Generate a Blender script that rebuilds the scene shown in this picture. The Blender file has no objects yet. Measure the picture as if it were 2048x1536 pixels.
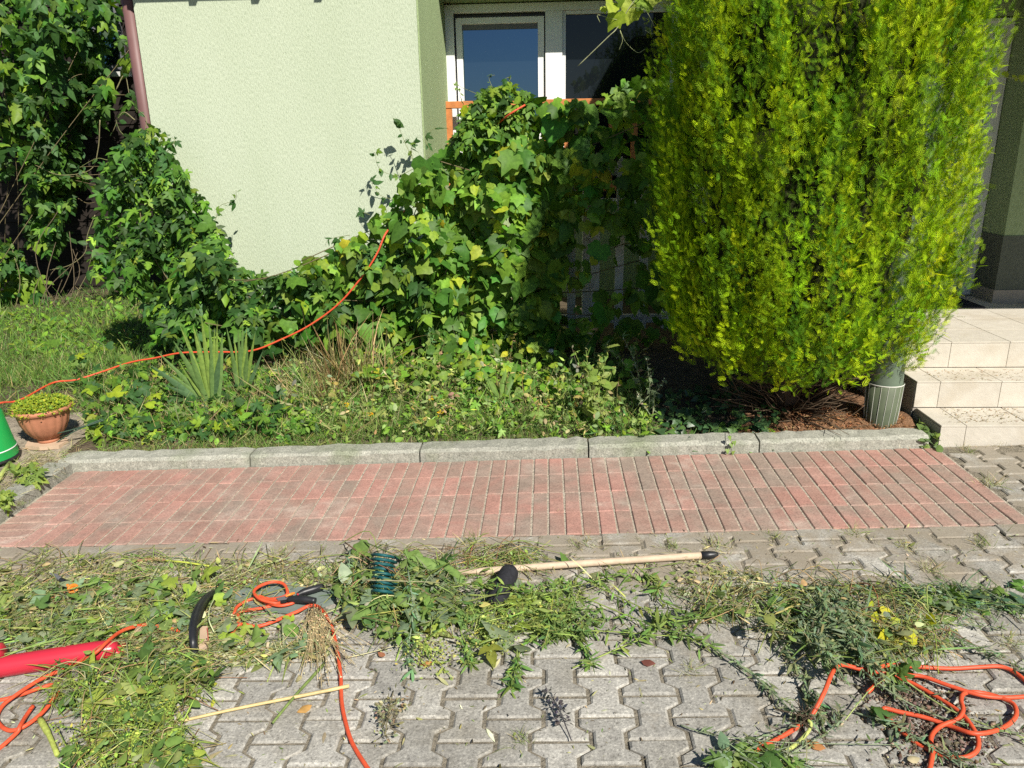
import bpy, math, random
import numpy as np
from mathutils import Matrix, Vector

rng = np.random.default_rng(11)
random.seed(11)
R = math.radians
scene = bpy.context.scene
col = scene.collection

# ------------------------------------------------------------------ camera
FPX, PITCH, YAW, ROLL = 1540.9, .3012, -.0491, -.0185
CAM = np.array([.1474, -3.7165, 1.567])
fw = np.array([math.sin(YAW) * math.cos(PITCH), math.cos(YAW) * math.cos(PITCH), -math.sin(PITCH)])
r0 = np.array([math.cos(YAW), -math.sin(YAW), 0.]); u0 = np.cross(r0, fw)
rt = r0 * math.cos(ROLL) + u0 * math.sin(ROLL)
up = -r0 * math.sin(ROLL) + u0 * math.cos(ROLL)
cd = bpy.data.cameras.new('camera'); cam = bpy.data.objects.new('camera', cd); col.objects.link(cam)
cam.matrix_world = Matrix(((rt[0], up[0], -fw[0], CAM[0]), (rt[1], up[1], -fw[1], CAM[1]),
                           (rt[2], up[2], -fw[2], CAM[2]), (0, 0, 0, 1)))
cd.sensor_width = 36; cd.lens = 36 * FPX / 2048; cd.clip_start = .05; cd.clip_end = 400
scene.camera = cam
scene.cycles.use_denoising = False     # keeps the fine foliage crisp; the grain is that of a phone photograph

# ------------------------------------------------------------------ light
AZ, EL = R(32), R(42.7)          # sun to the front right of the house
SUN = np.array([math.sin(AZ) * math.cos(EL), -math.cos(AZ) * math.cos(EL), math.sin(EL)])
w = bpy.data.worlds.new('World'); scene.world = w; w.use_nodes = True
nt = w.node_tree; nt.nodes.clear()
sky = nt.nodes.new('ShaderNodeTexSky'); sky.sky_type = 'NISHITA'; sky.sun_disc = False
sky.sun_elevation = EL; sky.sun_rotation = math.pi - AZ; sky.dust_density = .25; sky.ozone_density = 3.5; sky.altitude = 300
bg = nt.nodes.new('ShaderNodeBackground'); bg.inputs[1].default_value = .05
wo = nt.nodes.new('ShaderNodeOutputWorld')
nt.links.new(sky.outputs[0], bg.inputs[0]); nt.links.new(bg.outputs[0], wo.inputs[0])
sl = bpy.data.lights.new('sun', 'SUN'); sl.energy = 5.0; sl.angle = R(.55); sl.color = (1, .95, .86)
so = bpy.data.objects.new('sun', sl); col.objects.link(so)
so.rotation_euler = Vector(SUN).to_track_quat('Z', 'Y').to_euler()
vs = scene.view_settings
vs.view_transform = 'Standard'; vs.look = 'None'; vs.gamma = 1; vs.use_curve_mapping = False
vs.exposure = .52

# ------------------------------------------------------------------ places
SX = .031                          # the yard rises slightly to the right
def ray(x, y): return fw + rt * (x - 1024) / FPX - up * (y - 768) / FPX
def at(x, y, Y):                   # a point of the photograph on the upright plane Y
    d = ray(x, y); return CAM + d * (Y - CAM[1]) / d[1]
def atz(x, y, z):
    d = ray(x, y); return CAM + d * (z - CAM[2]) / d[2]
def gnd(x, y, off=0.):             # on the sloping yard
    d = ray(x, y); t = (SX * CAM[0] + off - CAM[2]) / (d[2] - SX * d[0]); return CAM + d * t
def G(x): return SX * x

# ------------------------------------------------------------------ object helpers
def tag(o, label=None, cat=None, group=None, kind=None):
    if label: o['label'] = label
    if cat: o['category'] = cat
    if group: o['group'] = group
    if kind: o['kind'] = kind
    return o
def link(name, me, parent=None, mat=None):
    o = bpy.data.objects.new(name, me); col.objects.link(o)
    if mat is not None and not me.materials: me.materials.append(mat)
    if parent is not None:
        o.parent = parent
        # the parent's verts are in world space (its own matrix is a plain move)
        o.matrix_parent_inverse = Matrix.Translation(-Vector(wloc(parent)))
    return o
def wloc(o): return tuple(o['wl']) if 'wl' in o else (0, 0, 0)
def thing(name, loc, label, cat, group=None, kind=None):
    o = bpy.data.objects.new(name, None); col.objects.link(o); o.location = tuple(float(v) for v in loc)
    o.empty_display_size = .1
    o['wl'] = [float(v) for v in loc]
    return tag(o, label, cat, group, kind)

SOFT = {'leaf', 'ivy_leaf', 'grass_blade', 'cut_weed', 'stem', 'bark'}
class Bag:                          # gathers triangles, built as ONE mesh
    def __init__(s): s.V = []; s.F = []; s.C = []; s.n = 0
    def add(s, V, F, c=(1, 1, 1)):
        V = np.asarray(V, float).reshape(-1, 3); F = np.asarray(F, int).reshape(-1, 3)
        C = np.asarray(c, float)
        if C.ndim == 1: C = np.tile(C, (len(V), 1))
        s.V.append(V); s.F.append(F + s.n); s.C.append(C); s.n += len(V); return s
    def quads(s, V, Q, c=(1, 1, 1)):
        F = []
        for q in Q:
            for i in range(1, len(q) - 1): F.append((q[0], q[i], q[i + 1]))
        return s.add(V, F, c)
    def inst(s, proto, M, T, c):    # proto (V,F,shade) placed many times
        V, F, sh = proto; k = len(T); n = len(V)
        if k == 0: return s
        W = np.einsum('kij,nj->kni', M, V) + T[:, None, :]
        C = np.asarray(c)[:, None, :] * sh[None, :, None]
        FF = F[None] + (np.arange(k) * n)[:, None, None]
        return s.add(W.reshape(-1, 3), FF.reshape(-1, 3), C.reshape(-1, 3))
    def mesh(s, name, mat, smooth=False):
        V = np.concatenate(s.V); F = np.concatenate(s.F); C = np.concatenate(s.C)
        me = bpy.data.meshes.new(name)
        me.vertices.add(len(V)); me.vertices.foreach_set('co', V.ravel())
        me.loops.add(len(F) * 3); me.loops.foreach_set('vertex_index', F.ravel().astype(np.int32))
        me.polygons.add(len(F)); me.polygons.foreach_set('loop_start', (np.arange(len(F)) * 3).astype(np.int32))
        me.polygons.foreach_set('use_smooth', np.full(len(F), bool(smooth) or mat.name in SOFT))
        me.update(calc_edges=True)
        ca = me.color_attributes.new('Col', 'FLOAT_COLOR', 'POINT')
        ca.data.foreach_set('color', np.concatenate([C, np.ones((len(C), 1))], 1).ravel())
        me.materials.append(mat); me.validate()
        return me
    def obj(s, name, mat, parent=None, smooth=False): return link(name, s.mesh(name, mat, smooth), parent)
    # ---- solids
    def box(s, x0, x1, y0, y1, z0, z1, c=(1, 1, 1), bev=0.):
        if bev <= 0:
            V = [(x, y, z) for z in (z0, z1) for y in (y0, y1) for x in (x0, x1)]
            return s.quads(V, [(0, 2, 3, 1), (4, 5, 7, 6), (0, 1, 5, 4), (1, 3, 7, 5), (3, 2, 6, 7), (2, 0, 4, 6)], c)
        b = bev; rings = []
        def ring(i, z): return [(x0 + i, y0 + i, z), (x1 - i, y0 + i, z), (x1 - i, y1 - i, z), (x0 + i, y1 - i, z)]
        V = ring(b, z0) + ring(0, z0 + b) + ring(0, z1 - b) + ring(b, z1)
        Q = [(3, 2, 1, 0), (12, 13, 14, 15)]
        for k in range(3):
            for i in range(4):
                j = (i + 1) % 4; Q.append((4 * k + i, 4 * k + j, 4 * k + 4 + j, 4 * k + 4 + i))
        return s.quads(V, Q, c)
    def tube(s, P, rad, n=8, c=(1, 1, 1), cap=True):
        P = np.asarray(P, float); m = len(P)
        rad = np.full(m, rad) if np.isscalar(rad) else np.asarray(rad, float)
        T = np.gradient(P, axis=0); T /= np.linalg.norm(T, axis=1)[:, None] + 1e-9
        ref = np.array([0, 0, 1.]) if abs(T[:, 2]).mean() < .85 else np.array([1., 0, 0])
        A = np.cross(T, ref); A /= np.linalg.norm(A, axis=1)[:, None] + 1e-9; B = np.cross(A, T)
        th = np.arange(n) * 2 * math.pi / n
        V = P[:, None] + rad[:, None, None] * (np.cos(th)[None, :, None] * A[:, None] + np.sin(th)[None, :, None] * B[:, None])
        F = []
        for i in range(m - 1):
            for j in range(n):
                k = (j + 1) % n; a, b, d, e = i * n + j, i * n + k, (i + 1) * n + k, (i + 1) * n + j
                F += [(a, b, d), (a, d, e)]
        if cap:
            for j in range(1, n - 1): F += [(0, j + 1, j), ((m - 1) * n, (m - 1) * n + j, (m - 1) * n + j + 1)]
        return s.add(V.reshape(-1, 3), F, c)
    def lathe(s, prof, cx, cy, cz, n=28, c=(1, 1, 1), wob=None):
        m = len(prof); V = []; F = []
        for (rr, z) in prof:
            for j in range(n):
                t = 2 * math.pi * j / n; q = rr * (wob(t, z) if wob else 1)
                V.append((cx + q * math.cos(t), cy + q * math.sin(t), cz + z))
        for i in range(m - 1):
            for j in range(n):
                k = (j + 1) % n; a, b, d, e = i * n + j, i * n + k, (i + 1) * n + k, (i + 1) * n + j
                F += [(a, b, d), (a, d, e)]
        return s.add(V, F, c)

def smooth_path(P, k=8):
    P = np.asarray(P, float); Q = np.vstack([2 * P[0] - P[1], P, 2 * P[-1] - P[-2]]); out = []
    for i in range(1, len(Q) - 2):
        a, b, c_, d = Q[i - 1], Q[i], Q[i + 1], Q[i + 2]
        for t in np.arange(k) / k:
            out.append(.5 * (2 * b + (c_ - a) * t + (2 * a - 5 * b + 4 * c_ - d) * t * t + (3 * b - a - 3 * c_ + d) * t ** 3))
    out.append(P[-1]); return np.array(out)
def nrm(v): return v / (np.linalg.norm(v, axis=-1, keepdims=True) + 1e-9)
def frames(n, d):
    n = nrm(n); d = d - (d * n).sum(-1, keepdims=True) * n; d = nrm(d); s_ = np.cross(d, n)
    return np.stack([s_, d, n], -1)
def vnoise(P, seed=0, f=1.):        # cheap smooth noise in -1..1
    q = np.random.default_rng(seed); out = 0
    for k in range(5):
        d = q.normal(size=3) * f * (1 + .5 * k); out = out + np.sin(P @ d + q.uniform(0, 6.28)) / (1 + .4 * k)
    return out / 2.2

# ------------------------------------------------------------------ materials
def mat(name): 
    m = bpy.data.materials.new(name); m.use_nodes = True; t = m.node_tree
    return m, t, t.nodes['Principled BSDF']
def N(t, kind, **kw):
    n = t.nodes.new(kind)
    for k, v in kw.items(): setattr(n, k, v)
    return n
def ramp(t, src, stops):
    r = N(t, 'ShaderNodeValToRGB'); e = r.color_ramp.elements
    while len(e) < len(stops): e.new(.5)
    for x, (p, c) in zip(e, stops): x.position = p; x.color = (*c, 1) if len(c) == 3 else c
    t.links.new(src, r.inputs[0]); return r.outputs[0]
def noise(t, scale, detail=4, rough=.55, vec=None, dist=0):
    n = N(t, 'ShaderNodeTexNoise'); n.inputs['Scale'].default_value = scale; n.inputs['Detail'].default_value = detail
    n.inputs['Roughness'].default_value = rough; n.inputs['Distortion'].default_value = dist
    if vec is not None: t.links.new(vec, n.inputs['Vector'])
    return n.outputs['Fac']
def pos(t, sc=(1, 1, 1)):
    g = N(t, 'ShaderNodeNewGeometry'); m = N(t, 'ShaderNodeMapping'); m.inputs['Scale'].default_value = sc
    t.links.new(g.outputs['Position'], m.inputs['Vector']); return m.outputs[0]
def mix(t, a, b, f, mode='MIX'):
    m = N(t, 'ShaderNodeMix', data_type='RGBA', blend_type=mode)
    for k, v in (('A', a), ('B', b)):
        s_ = [i for i in m.inputs if i.name == k and i.type == 'RGBA'][0]
        if isinstance(v, tuple): s_.default_value = (*v, 1)
        else: t.links.new(v, s_)
    if isinstance(f, (int, float)): m.inputs[0].default_value = f
    else: t.links.new(f, m.inputs[0])
    return [o for o in m.outputs if o.type == 'RGBA'][0]
def bump(t, b, h, st, dist=.01, prev=None):
    n = N(t, 'ShaderNodeBump'); n.inputs['Strength'].default_value = st; n.inputs['Distance'].default_value = dist
    t.links.new(h, n.inputs['Height'])
    if prev is not None: t.links.new(prev, n.inputs['Normal'])
    t.links.new(n.outputs[0], b.inputs['Normal']); return n.outputs[0]
def setp(b, rough=.6, spec=.3, metal=0):
    b.inputs['Roughness'].default_value = rough; b.inputs['Specular IOR Level'].default_value = spec; b.inputs['Metallic'].default_value = metal
def plain(name, c, rough=.55, spec=.35, var=.12, sc=30, bst=.15):
    m, t, b = mat(name); setp(b, rough, spec); p = pos(t)
    f = noise(t, sc, 5, .6, p)
    lo = tuple(x * (1 - var) for x in c); hi = tuple(min(1, x * (1 + var)) for x in c)
    t.links.new(ramp(t, f, [(.3, lo), (.7, hi)]), b.inputs['Base Color'])
    if bst: bump(t, b, f, bst, .004)
    return m

def concrete(name, lo, hi, moss, tint=.2, speck=True, mossf=(.55, .75), patchsc=1.6):
    m, t, b = mat(name); setp(b, .9, .2); p = pos(t)
    big = noise(t, patchsc, 4, .6, p); fine = noise(t, 125, 3, .75, p); mid = noise(t, 22, 5, .65, p)
    c = ramp(t, mid, [(.25, lo), (.75, hi)])
    oi = N(t, 'ShaderNodeObjectInfo')
    c = mix(t, c, ramp(t, oi.outputs['Random'], [(0, (1 - tint,) * 3), (1, (1 + tint * .6,) * 3)]), 1., 'MULTIPLY')
    c = mix(t, c, moss, ramp(t, big, [(mossf[0], (0, 0, 0)), (mossf[1], (.7, .7, .7))]))
    if speck:
        c = mix(t, c, ramp(t, fine, [(.30, (.40, .39, .37)), (.44, (.9, .9, .9)), (.56, (1.04, 1.04, 1.04)), (.68, (1.55, 1.54, 1.5))]), 1., 'MULTIPLY')
    t.links.new(c, b.inputs['Base Color'])
    n1 = bump(t, b, fine, .5, .003); bump(t, b, mid, .35, .006, n1)
    return m
def dirt_band(m):
    t = m.node_tree; b = t.nodes['Principled BSDF']; src = b.inputs['Base Color'].links[0].from_socket
    g = N(t, 'ShaderNodeNewGeometry'); sp = N(t, 'ShaderNodeSeparateXYZ'); t.links.new(g.outputs['Position'], sp.inputs[0])
    mr = N(t, 'ShaderNodeMapRange'); t.links.new(sp.outputs['Y'], mr.inputs[0]); mr.inputs[1].default_value = -1.75; mr.inputs[2].default_value = -1.0; mr.inputs[3].default_value = -.12; mr.inputs[4].default_value = .16
    a = N(t, 'ShaderNodeMath', operation='ADD'); t.links.new(noise(t, 5.5, 6, .65, pos(t), .5), a.inputs[0]); t.links.new(mr.outputs[0], a.inputs[1])
    t.links.new(mix(t, src, (.27, .225, .165), ramp(t, a.outputs[0], [(.48, (0, 0, 0)), (.68, (.75, .75, .75))])), b.inputs['Base Color'])
M_paver = concrete('paver_concrete', (.275, .262, .235), (.455, .437, .39), (.22, .2, .16), .22, True, (.48, .72), 3.4)
dirt_band(M_paver)
M_kerb = concrete('kerb_concrete', (.235, .235, .195), (.39, .385, .325), (.19, .22, .125), .12, True, (.5, .7), 2.6)
M_slab = concrete('render_dark', (.30, .28, .25), (.40, .38, .34), (.22, .21, .18), .05)

def brick_mat():
    m, t, b = mat('red_brick'); setp(b, .88, .2); p = pos(t)
    oi = N(t, 'ShaderNodeObjectInfo'); rnd = oi.outputs['Random']
    c = ramp(t, rnd, [(0, (.32, .185, .145)), (.35, (.38, .195, .155)), (.7, (.43, .215, .175)), (1, (.34, .21, .165))])
    grime = noise(t, 2.6, 5, .62, p, .6); fine = noise(t, 120, 3, .7, p); mid = noise(t, 16, 5, .7, p)
    a = N(t, 'ShaderNodeMath', operation='ADD'); t.links.new(grime, a.inputs[0])
    q = N(t, 'ShaderNodeMath', operation='MULTIPLY_ADD'); t.links.new(rnd, q.inputs[0]); q.inputs[1].default_value = .17; q.inputs[2].default_value = -.085
    r2 = N(t, 'ShaderNodeMath', operation='FRACT'); q2 = N(t, 'ShaderNodeMath', operation='MULTIPLY'); t.links.new(rnd, q2.inputs[0]); q2.inputs[1].default_value = 7.31
    t.links.new(q2.outputs[0], r2.inputs[0]); t.links.new(r2.outputs[0], q.inputs[0]); t.links.new(q.outputs[0], a.inputs[1])
    c = mix(t, c, (.25, .205, .165), ramp(t, a.outputs[0], [(.42, (.08, .08, .08)), (.66, (.85, .85, .85))]))
    dust = noise(t, 3.3, 6, .6, pos(t, (1, 1.4, 1)), .3)
    c = mix(t, c, (.50, .43, .36), ramp(t, dust, [(.44, (.06, .06, .06)), (.60, (.18, .18, .18)), (.68, (.5, .5, .5)), (.74, (.85, .85, .85))]))
    c = mix(t, c, ramp(t, mid, [(.25, (.8, .8, .8)), (.75, (1.18, 1.16, 1.15))]), 1., 'MULTIPLY')
    c = mix(t, c, ramp(t, fine, [(.3, (.7, .7, .7)), (.5, (1, 1, 1)), (.72, (1.2, 1.2, 1.2))]), 1., 'MULTIPLY')
    t.links.new(c, b.inputs['Base Color']); n1 = bump(t, b, fine, .4, .002); bump(t, b, mid, .3, .004, n1)
    return m
M_brick = brick_mat()

def stucco(name, lo, hi, stretch=True, streak=.1):
    m, t, b = mat(name); setp(b, .92, .15)
    p = pos(t, (150, 150, 42)); f = noise(t, 1, 3, .7, p); g = noise(t, 1, 2, .5, pos(t, (260, 260, 90)))
    big = noise(t, 1.2, 4, .6, pos(t, (1.5, 1.5, .35)))
    c = ramp(t, f, [(.28, lo), (.55, hi)])
    c = mix(t, c, ramp(t, big, [(.3, (1 - streak, 1 - streak * .8, 1 - streak * 1.2)), (.7, (1, 1, 1))]), 1., 'MULTIPLY')
    t.links.new(c, b.inputs['Base Color'])
    n1 = bump(t, b, f, .8, .006); bump(t, b, g, .35, .003, n1)
    return m
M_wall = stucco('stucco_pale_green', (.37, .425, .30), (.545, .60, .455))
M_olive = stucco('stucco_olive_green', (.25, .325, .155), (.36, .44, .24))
M_plinth = stucco('stucco_dark_plinth', (.09, .10, .08), (.14, .15, .12))

def soil_mat(name, lo, hi, sc=14):
    m, t, b = mat(name); setp(b, .95, .1); p = pos(t)
    f = noise(t, sc, 6, .7, p); g = noise(t, 90, 4, .7, p); big = noise(t, 1.3, 3, .6, p)
    c = ramp(t, f, [(.3, lo), (.7, hi)]); c = mix(t, c, ramp(t, g, [(.3, (.6, .6, .6)), (.7, (1.3, 1.28, 1.25))]), 1., 'MULTIPLY')
    t.links.new(c, b.inputs['Base Color']); n1 = bump(t, b, f, .7, .02); bump(t, b, g, .8, .008, n1); return m
M_soil = soil_mat('garden_soil', (.06, .05, .035), (.16, .125, .085))
M_joint = soil_mat('joint_sand', (.17, .152, .118), (.31, .275, .215), 30)
M_sand = soil_mat('brick_joint_sand', (.38, .335, .265), (.56, .50, .41), 30)
M_yard = soil_mat('yard_ground', (.10, .11, .06), (.20, .19, .12), 5)
M_sandsoil = soil_mat('sandy_soil', (.20, .17, .13), (.40, .35, .27), 11)
M_needles = soil_mat('needle_litter', (.14, .075, .04), (.33, .19, .11), 60)

def leaf_mat(name, rough=.5, spec=.35, trans=.3, nsc=45, vein=True):
    m, t, b = mat(name); setp(b, rough, spec)
    at_ = N(t, 'ShaderNodeAttribute', attribute_name='Col'); f = noise(t, nsc, 4, .6, pos(t))
    c = mix(t, at_.outputs['Color'], ramp(t, f, [(.3, (.72, .76, .7)), (.7, (1.22, 1.2, 1.1))]), 1., 'MULTIPLY')
    t.links.new(c, b.inputs['Base Color'])
    tr = N(t, 'ShaderNodeBsdfTranslucent'); t.links.new(mix(t, c, (1.25, 1.3, .45), 1., 'MULTIPLY'), tr.inputs[0])
    ms = N(t, 'ShaderNodeMixShader'); ms.inputs[0].default_value = trans
    out = t.nodes['Material Output']; t.links.new(b.outputs[0], ms.inputs[1]); t.links.new(tr.outputs[0], ms.inputs[2]); t.links.new(ms.outputs[0], out.inputs[0])
    bump(t, b, f, .25, .004)
    return m
M_leaf = leaf_mat('leaf', .52, .26, .32)
M_ivy = leaf_mat('ivy_leaf', .35, .5, .12)
M_grass = leaf_mat('grass_blade', .55, .3, .3, 20)
M_needle = leaf_mat('conifer_foliage', .65, .15, .16, 9)
M_dry = leaf_mat('cut_weed', .7, .2, .22, 25)
def attr_mat(name, rough=.8, spec=.2):
    m, t, b = mat(name); setp(b, rough, spec); a = N(t, 'ShaderNodeAttribute', attribute_name='Col')
    f = noise(t, 60, 4, .6, pos(t)); c = mix(t, a.outputs['Color'], ramp(t, f, [(.3, (.7, .7, .7)), (.7, (1.25, 1.25, 1.25))]), 1., 'MULTIPLY')
    t.links.new(c, b.inputs['Base Color']); bump(t, b, f, .4, .004); return m
M_bark = attr_mat('bark', .9, .1)
M_stem = attr_mat('stem', .6, .3)
M_cord = plain('orange_cable', (.62, .085, .032), .5, .4, .14, 45, .1)
M_redplastic = plain('red_plastic', (.48, .025, .045), .32, .5, .05, 12, .03)
M_black = plain('black_plastic', (.018, .018, .02), .42, .5, .3, 25, .1)
M_rubber = plain('black_foam', (.022, .022, .026), .8, .25, .3, 90, .3)
M_orange = plain('orange_plastic', (.75, .20, .02), .4, .5, .06, 20, .03)
M_green = plain('green_plastic', (.015, .28, .06), .35, .5, .08, 8, .03)
M_mat = plain('grey_green_board', (.17, .205, .18), .7, .25, .12, 40, .1)
M_teal = plain('teal_cord', (.010, .085, .09), .6, .3, .25, 80, .1)
M_terra = plain('terracotta', (.44, .185, .105), .8, .2, .16, 14, .15)
M_tan = plain('pale_tile', (.50, .36, .25), .85, .2, .12, 12, .2)
M_wood = plain('pale_wood', (.53, .41, .295), .6, .3, .14, 35, .15)
M_bamboo = plain('dry_cane', (.55, .42, .20), .5, .35, .2, 25, .1)
M_orwood = plain('orange_stained_wood', (.52, .19, .06), .5, .4, .2, 22, .15)
M_white = plain('white_window_plastic', (.80, .81, .80), .35, .4, .03, 8, .02)
M_whitewood = plain('weathered_white_paint', (.55, .55, .53), .7, .25, .18, 25, .2)
M_pipe = plain('brown_downpipe', (.165, .085, .08), .5, .35, .08, 10, .04)
M_shed = plain('dark_stained_board', (.022, .017, .014), .75, .2, .35, 9, .3)
M_grey = plain('grey_gutter', (.14, .14, .15), .5, .4, .1, 10, .05)
M_sage = plain('sage_green_column', (.125, .165, .115), .6, .35, .14, 9, .15)
M_sage2 = plain('olive_sleeve', (.095, .115, .068), .6, .3, .14, 12, .15)
M_seam = plain('pale_seam', (.62, .62, .55), .6, .3, .05, 20, .05)
M_roof = plain('soffit_paint', (.30, .32, .30), .8, .2, .06, 6, .05)
M_mesh = plain('dark_fibre', (.03, .03, .035), .95, .1, .3, 160, .6)
M_tile = concrete('beige_tile', (.50, .455, .38), (.58, .535, .455), (.42, .36, .27), .05, False, (.50, .70), 3.2)
M_grout = plain('tile_grout', (.33, .29, .24), .9, .15, .1, 40, .2)
def glass_mat(name, ior, tint):
    m, t, b = mat(name); b.inputs['Specular Tint'].default_value = (*tint, 1); b.inputs['Base Color'].default_value = (.008, .011, .014, 1)
    setp(b, .02, .5); b.inputs['IOR'].default_value = ior
    bump(t, b, noise(t, 1.3, 2, .5, pos(t)), .02, .02); return m
M_glass = glass_mat('window_glass', 3.0, (.40, .66, 1.)); M_glass2 = glass_mat('dark_window_glass', 1.42, (1, 1, 1))

# ------------------------------------------------------------------ leaf shapes
def leaf_proto(half, fold=.22, droop=.2, center=.36, wav=0.):
    half = [(x * 1., y) for x, y in half]
    out = [half[0]] + half[1:] + [(-x, y) for x, y in half[-2:0:-1]]
    V = [(0, center, .0)] + [(x, y, fold * -abs(x) - droop * max(0, y - .3) ** 2 + wav * (1 if i % 2 else -1)) for i, (x, y) in enumerate(out)]
    n = len(out); F = [(0, 1 + (i + 1) % n, 1 + i) for i in range(n)]
    sh = np.ones(len(V)); sh[0] = 1.08
    return np.array(V, float), np.array(F), sh
GRAPE = leaf_proto([(0, .1), (.14, -.06), (.36, -.02), (.40, .12), (.55, .28), (.43, .40), (.46, .60), (.24, .64), (0, 1.)], .25, .3, .35, .012)
GRAPE2 = leaf_proto([(0, .08), (.22, -.08), (.45, .06), (.52, .30), (.44, .38), (.38, .66), (.2, .74), (0, .98)], .12, .45, .35, .02)
def variants(half, c, wav):
    return [leaf_proto(half, f, d, c, wav * k) for f, d, k in ((.25, .3, 1), (.5, .55, 1.6), (-.12, .7, 1), (.1, .15, 2), (.4, -.3, 1))]
GH1 = [(0, .1), (.14, -.06), (.36, -.02), (.40, .12), (.55, .28), (.43, .40), (.46, .60), (.24, .64), (0, 1.)]
GH2 = [(0, .08), (.22, -.08), (.45, .06), (.52, .30), (.44, .38), (.38, .66), (.2, .74), (0, .98)]
HH1 = [(0, .05), (.18, -.05), (.42, .10), (.60, .46), (.38, .38), (.20, .34), (.25, .60), (.13, .84), (0, 1.05)]
HH2 = [(0, .05), (.25, -.12), (.45, -.02), (.22, .16), (.55, .30), (.62, .5), (.24, .36), (.2, .62), (0, 1.05)]
GRAPES, GRAPES2, HOPS, HOPS5 = variants(GH1, .35, .014), variants(GH2, .35, .02), variants(HH1, .3, .012), variants(HH2, .28, .012)
HOP = leaf_proto([(0, .05), (.18, -.05), (.42, .10), (.60, .46), (.38, .38), (.20, .34), (.25, .60), (.13, .84), (0, 1.05)], .25, .35, .3, .01)
HOP5 = leaf_proto([(0, .05), (.25, -.12), (.45, -.02), (.22, .16), (.55, .30), (.62, .5), (.24, .36), (.2, .62), (0, 1.05)], .2, .3, .28, .01)
OVATE = leaf_proto([(0, 0), (.2, .14), (.28, .4), (.16, .75), (0, 1)], .3, .3, .4)
LANCE = leaf_proto([(0, 0), (.08, .2), (.1, .5), (.05, .8), (0, 1)], .3, .3, .45)
SLIVER = leaf_proto([(0, 0), (.015, .2), (.019, .5), (.011, .8), (0, 1)], .3, .25, .45)
IVY = leaf_proto([(0, .05), (.25, -.08), (.42, .12), (.30, .36), (.16, .6), (0, .95)], .1, .15, .35)
def blade_proto(bend, seg=4, w=.02, fold=0):
    V = []; F = []; sh = []
    for i in range(seg + 1):
        t = i / seg; a = bend * t; y = math.sin(a) / max(bend, 1e-3) if bend > 1e-3 else 0; z = (1 - 0) * t
        # curve leaning to +Y
        yy = bend * .5 * t * t; zz = t * (1 - .28 * bend * t * .6)
        ww = w * (1 - t ** 1.8) + .0006
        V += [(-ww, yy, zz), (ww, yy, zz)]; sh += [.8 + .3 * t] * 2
        if i: b = 2 * i; F += [(b - 2, b - 1, b + 1), (b - 2, b + 1, b)]
    return np.array(V, float), np.array(F), np.array(sh)
BLADES = [blade_proto(b, 4, .018) for b in (.2, .6, 1.1, 1.6)]
def yawM(a, sc, lean=None):
    c, s_ = np.cos(a), np.sin(a); z = np.zeros_like(a); o = np.ones_like(a)
    M = np.stack([np.stack([c, -s_, z], -1), np.stack([s_, c, z], -1), np.stack([z, z, o], -1)], -2)
    return M * sc[:, None, None]
def lie(n, tilt=.25):               # random frames lying on the ground
    a = rng.uniform(0, 6.283, n); d = np.stack([np.cos(a), np.sin(a), rng.normal(0, tilt, n)], -1)
    nn = np.stack([rng.normal(0, tilt * 1.5, n), rng.normal(0, tilt * 1.5, n), np.ones(n)], -1)
    return frames(nn, d)
def cols(n, base, var=.25, hue=.12):
    b = np.asarray(base, float); k = np.exp(rng.normal(0, var, (n, 1))); h = np.exp(rng.normal(0, hue, (n, 3)) * np.array([1.3, .6, 1.]))
    return np.clip(b * k * h, .002, .9)
def palette(n, bases, wts, var=.2, hue=.1):
    i = rng.choice(len(bases), n, p=np.array(wts) / sum(wts)); return cols(n, np.array(bases)[i], var, hue)
def in_poly(P, poly):
    x, y = P[:, 0], P[:, 1]; res = np.zeros(len(P), bool); j = len(poly) - 1
    for i in range(len(poly)):
        xi, yi = poly[i]; xj, yj = poly[j]
        c_ = ((yi > y) != (yj > y)) & (x < (xj - xi) * (y - yi) / (yj - yi + 1e-9) + xi); res ^= c_; j = i
    return res
def fill_poly(n, poly):
    q = np.array(poly, float); lo, hi = q.min(0), q.max(0); out = np.zeros((0, 2))
    while len(out) < n:
        P = rng.uniform(lo, hi, (n * 2, 2)); out = np.vstack([out, P[in_poly(P, poly)]])
    return out[:n]
def at_many(P, Y):
    d = fw + rt * ((P[:, :1] - 1024) / FPX) - up * ((P[:, 1:2] - 768) / FPX)
    return CAM + d * ((Y - CAM[1]) / d[:, 1])[:, None]
def gnd_many(P, off):
    d = fw + rt * ((P[:, :1] - 1024) / FPX) - up * ((P[:, 1:2] - 768) / FPX)
    t = (SX * CAM[0] + off - CAM[2]) / (d[:, 2] - SX * d[:, 0]); return CAM + d * t[:, None]

# shared single-leaf meshes (parts that can be picked apart)
_leafcache = {}
def leaf_parts(parent, protos, M, T, palettes, mt, name='leaf'):
    for i in range(len(T)):
        pr = protos[int(rng.integers(len(protos)))]; ci = int(rng.integers(len(palettes)))
        k = (name, ci, tuple(palettes[ci]), mt.name, id(pr))
        if k not in _leafcache:
            V, F, sh = pr; _leafcache[k] = Bag().add(V, F, np.asarray(palettes[ci])[None] * sh[:, None]).mesh(name, mt, False)
        o = link(name, _leafcache[k], parent)
        m4 = Matrix.Identity(4)
        for a in range(3):
            for b in range(3): m4[a][b] = M[i, a, b]
            m4[a][3] = T[i, a]
        o.matrix_basis = m4

# =================================================================== SETTING
def struct(o, label=None, cat=None): return tag(o, label, cat, kind='structure')
b = Bag(); g = 60
b.quads([(-g, -g, G(-g) - .07), (g, -g, G(g) - .07), (g, g, G(g) - .07), (-g, g, G(-g) - .07)], [(0, 1, 2, 3)])
struct(b.obj('ground', M_yard), 'trodden yard ground under the paving and garden', 'ground')

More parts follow.
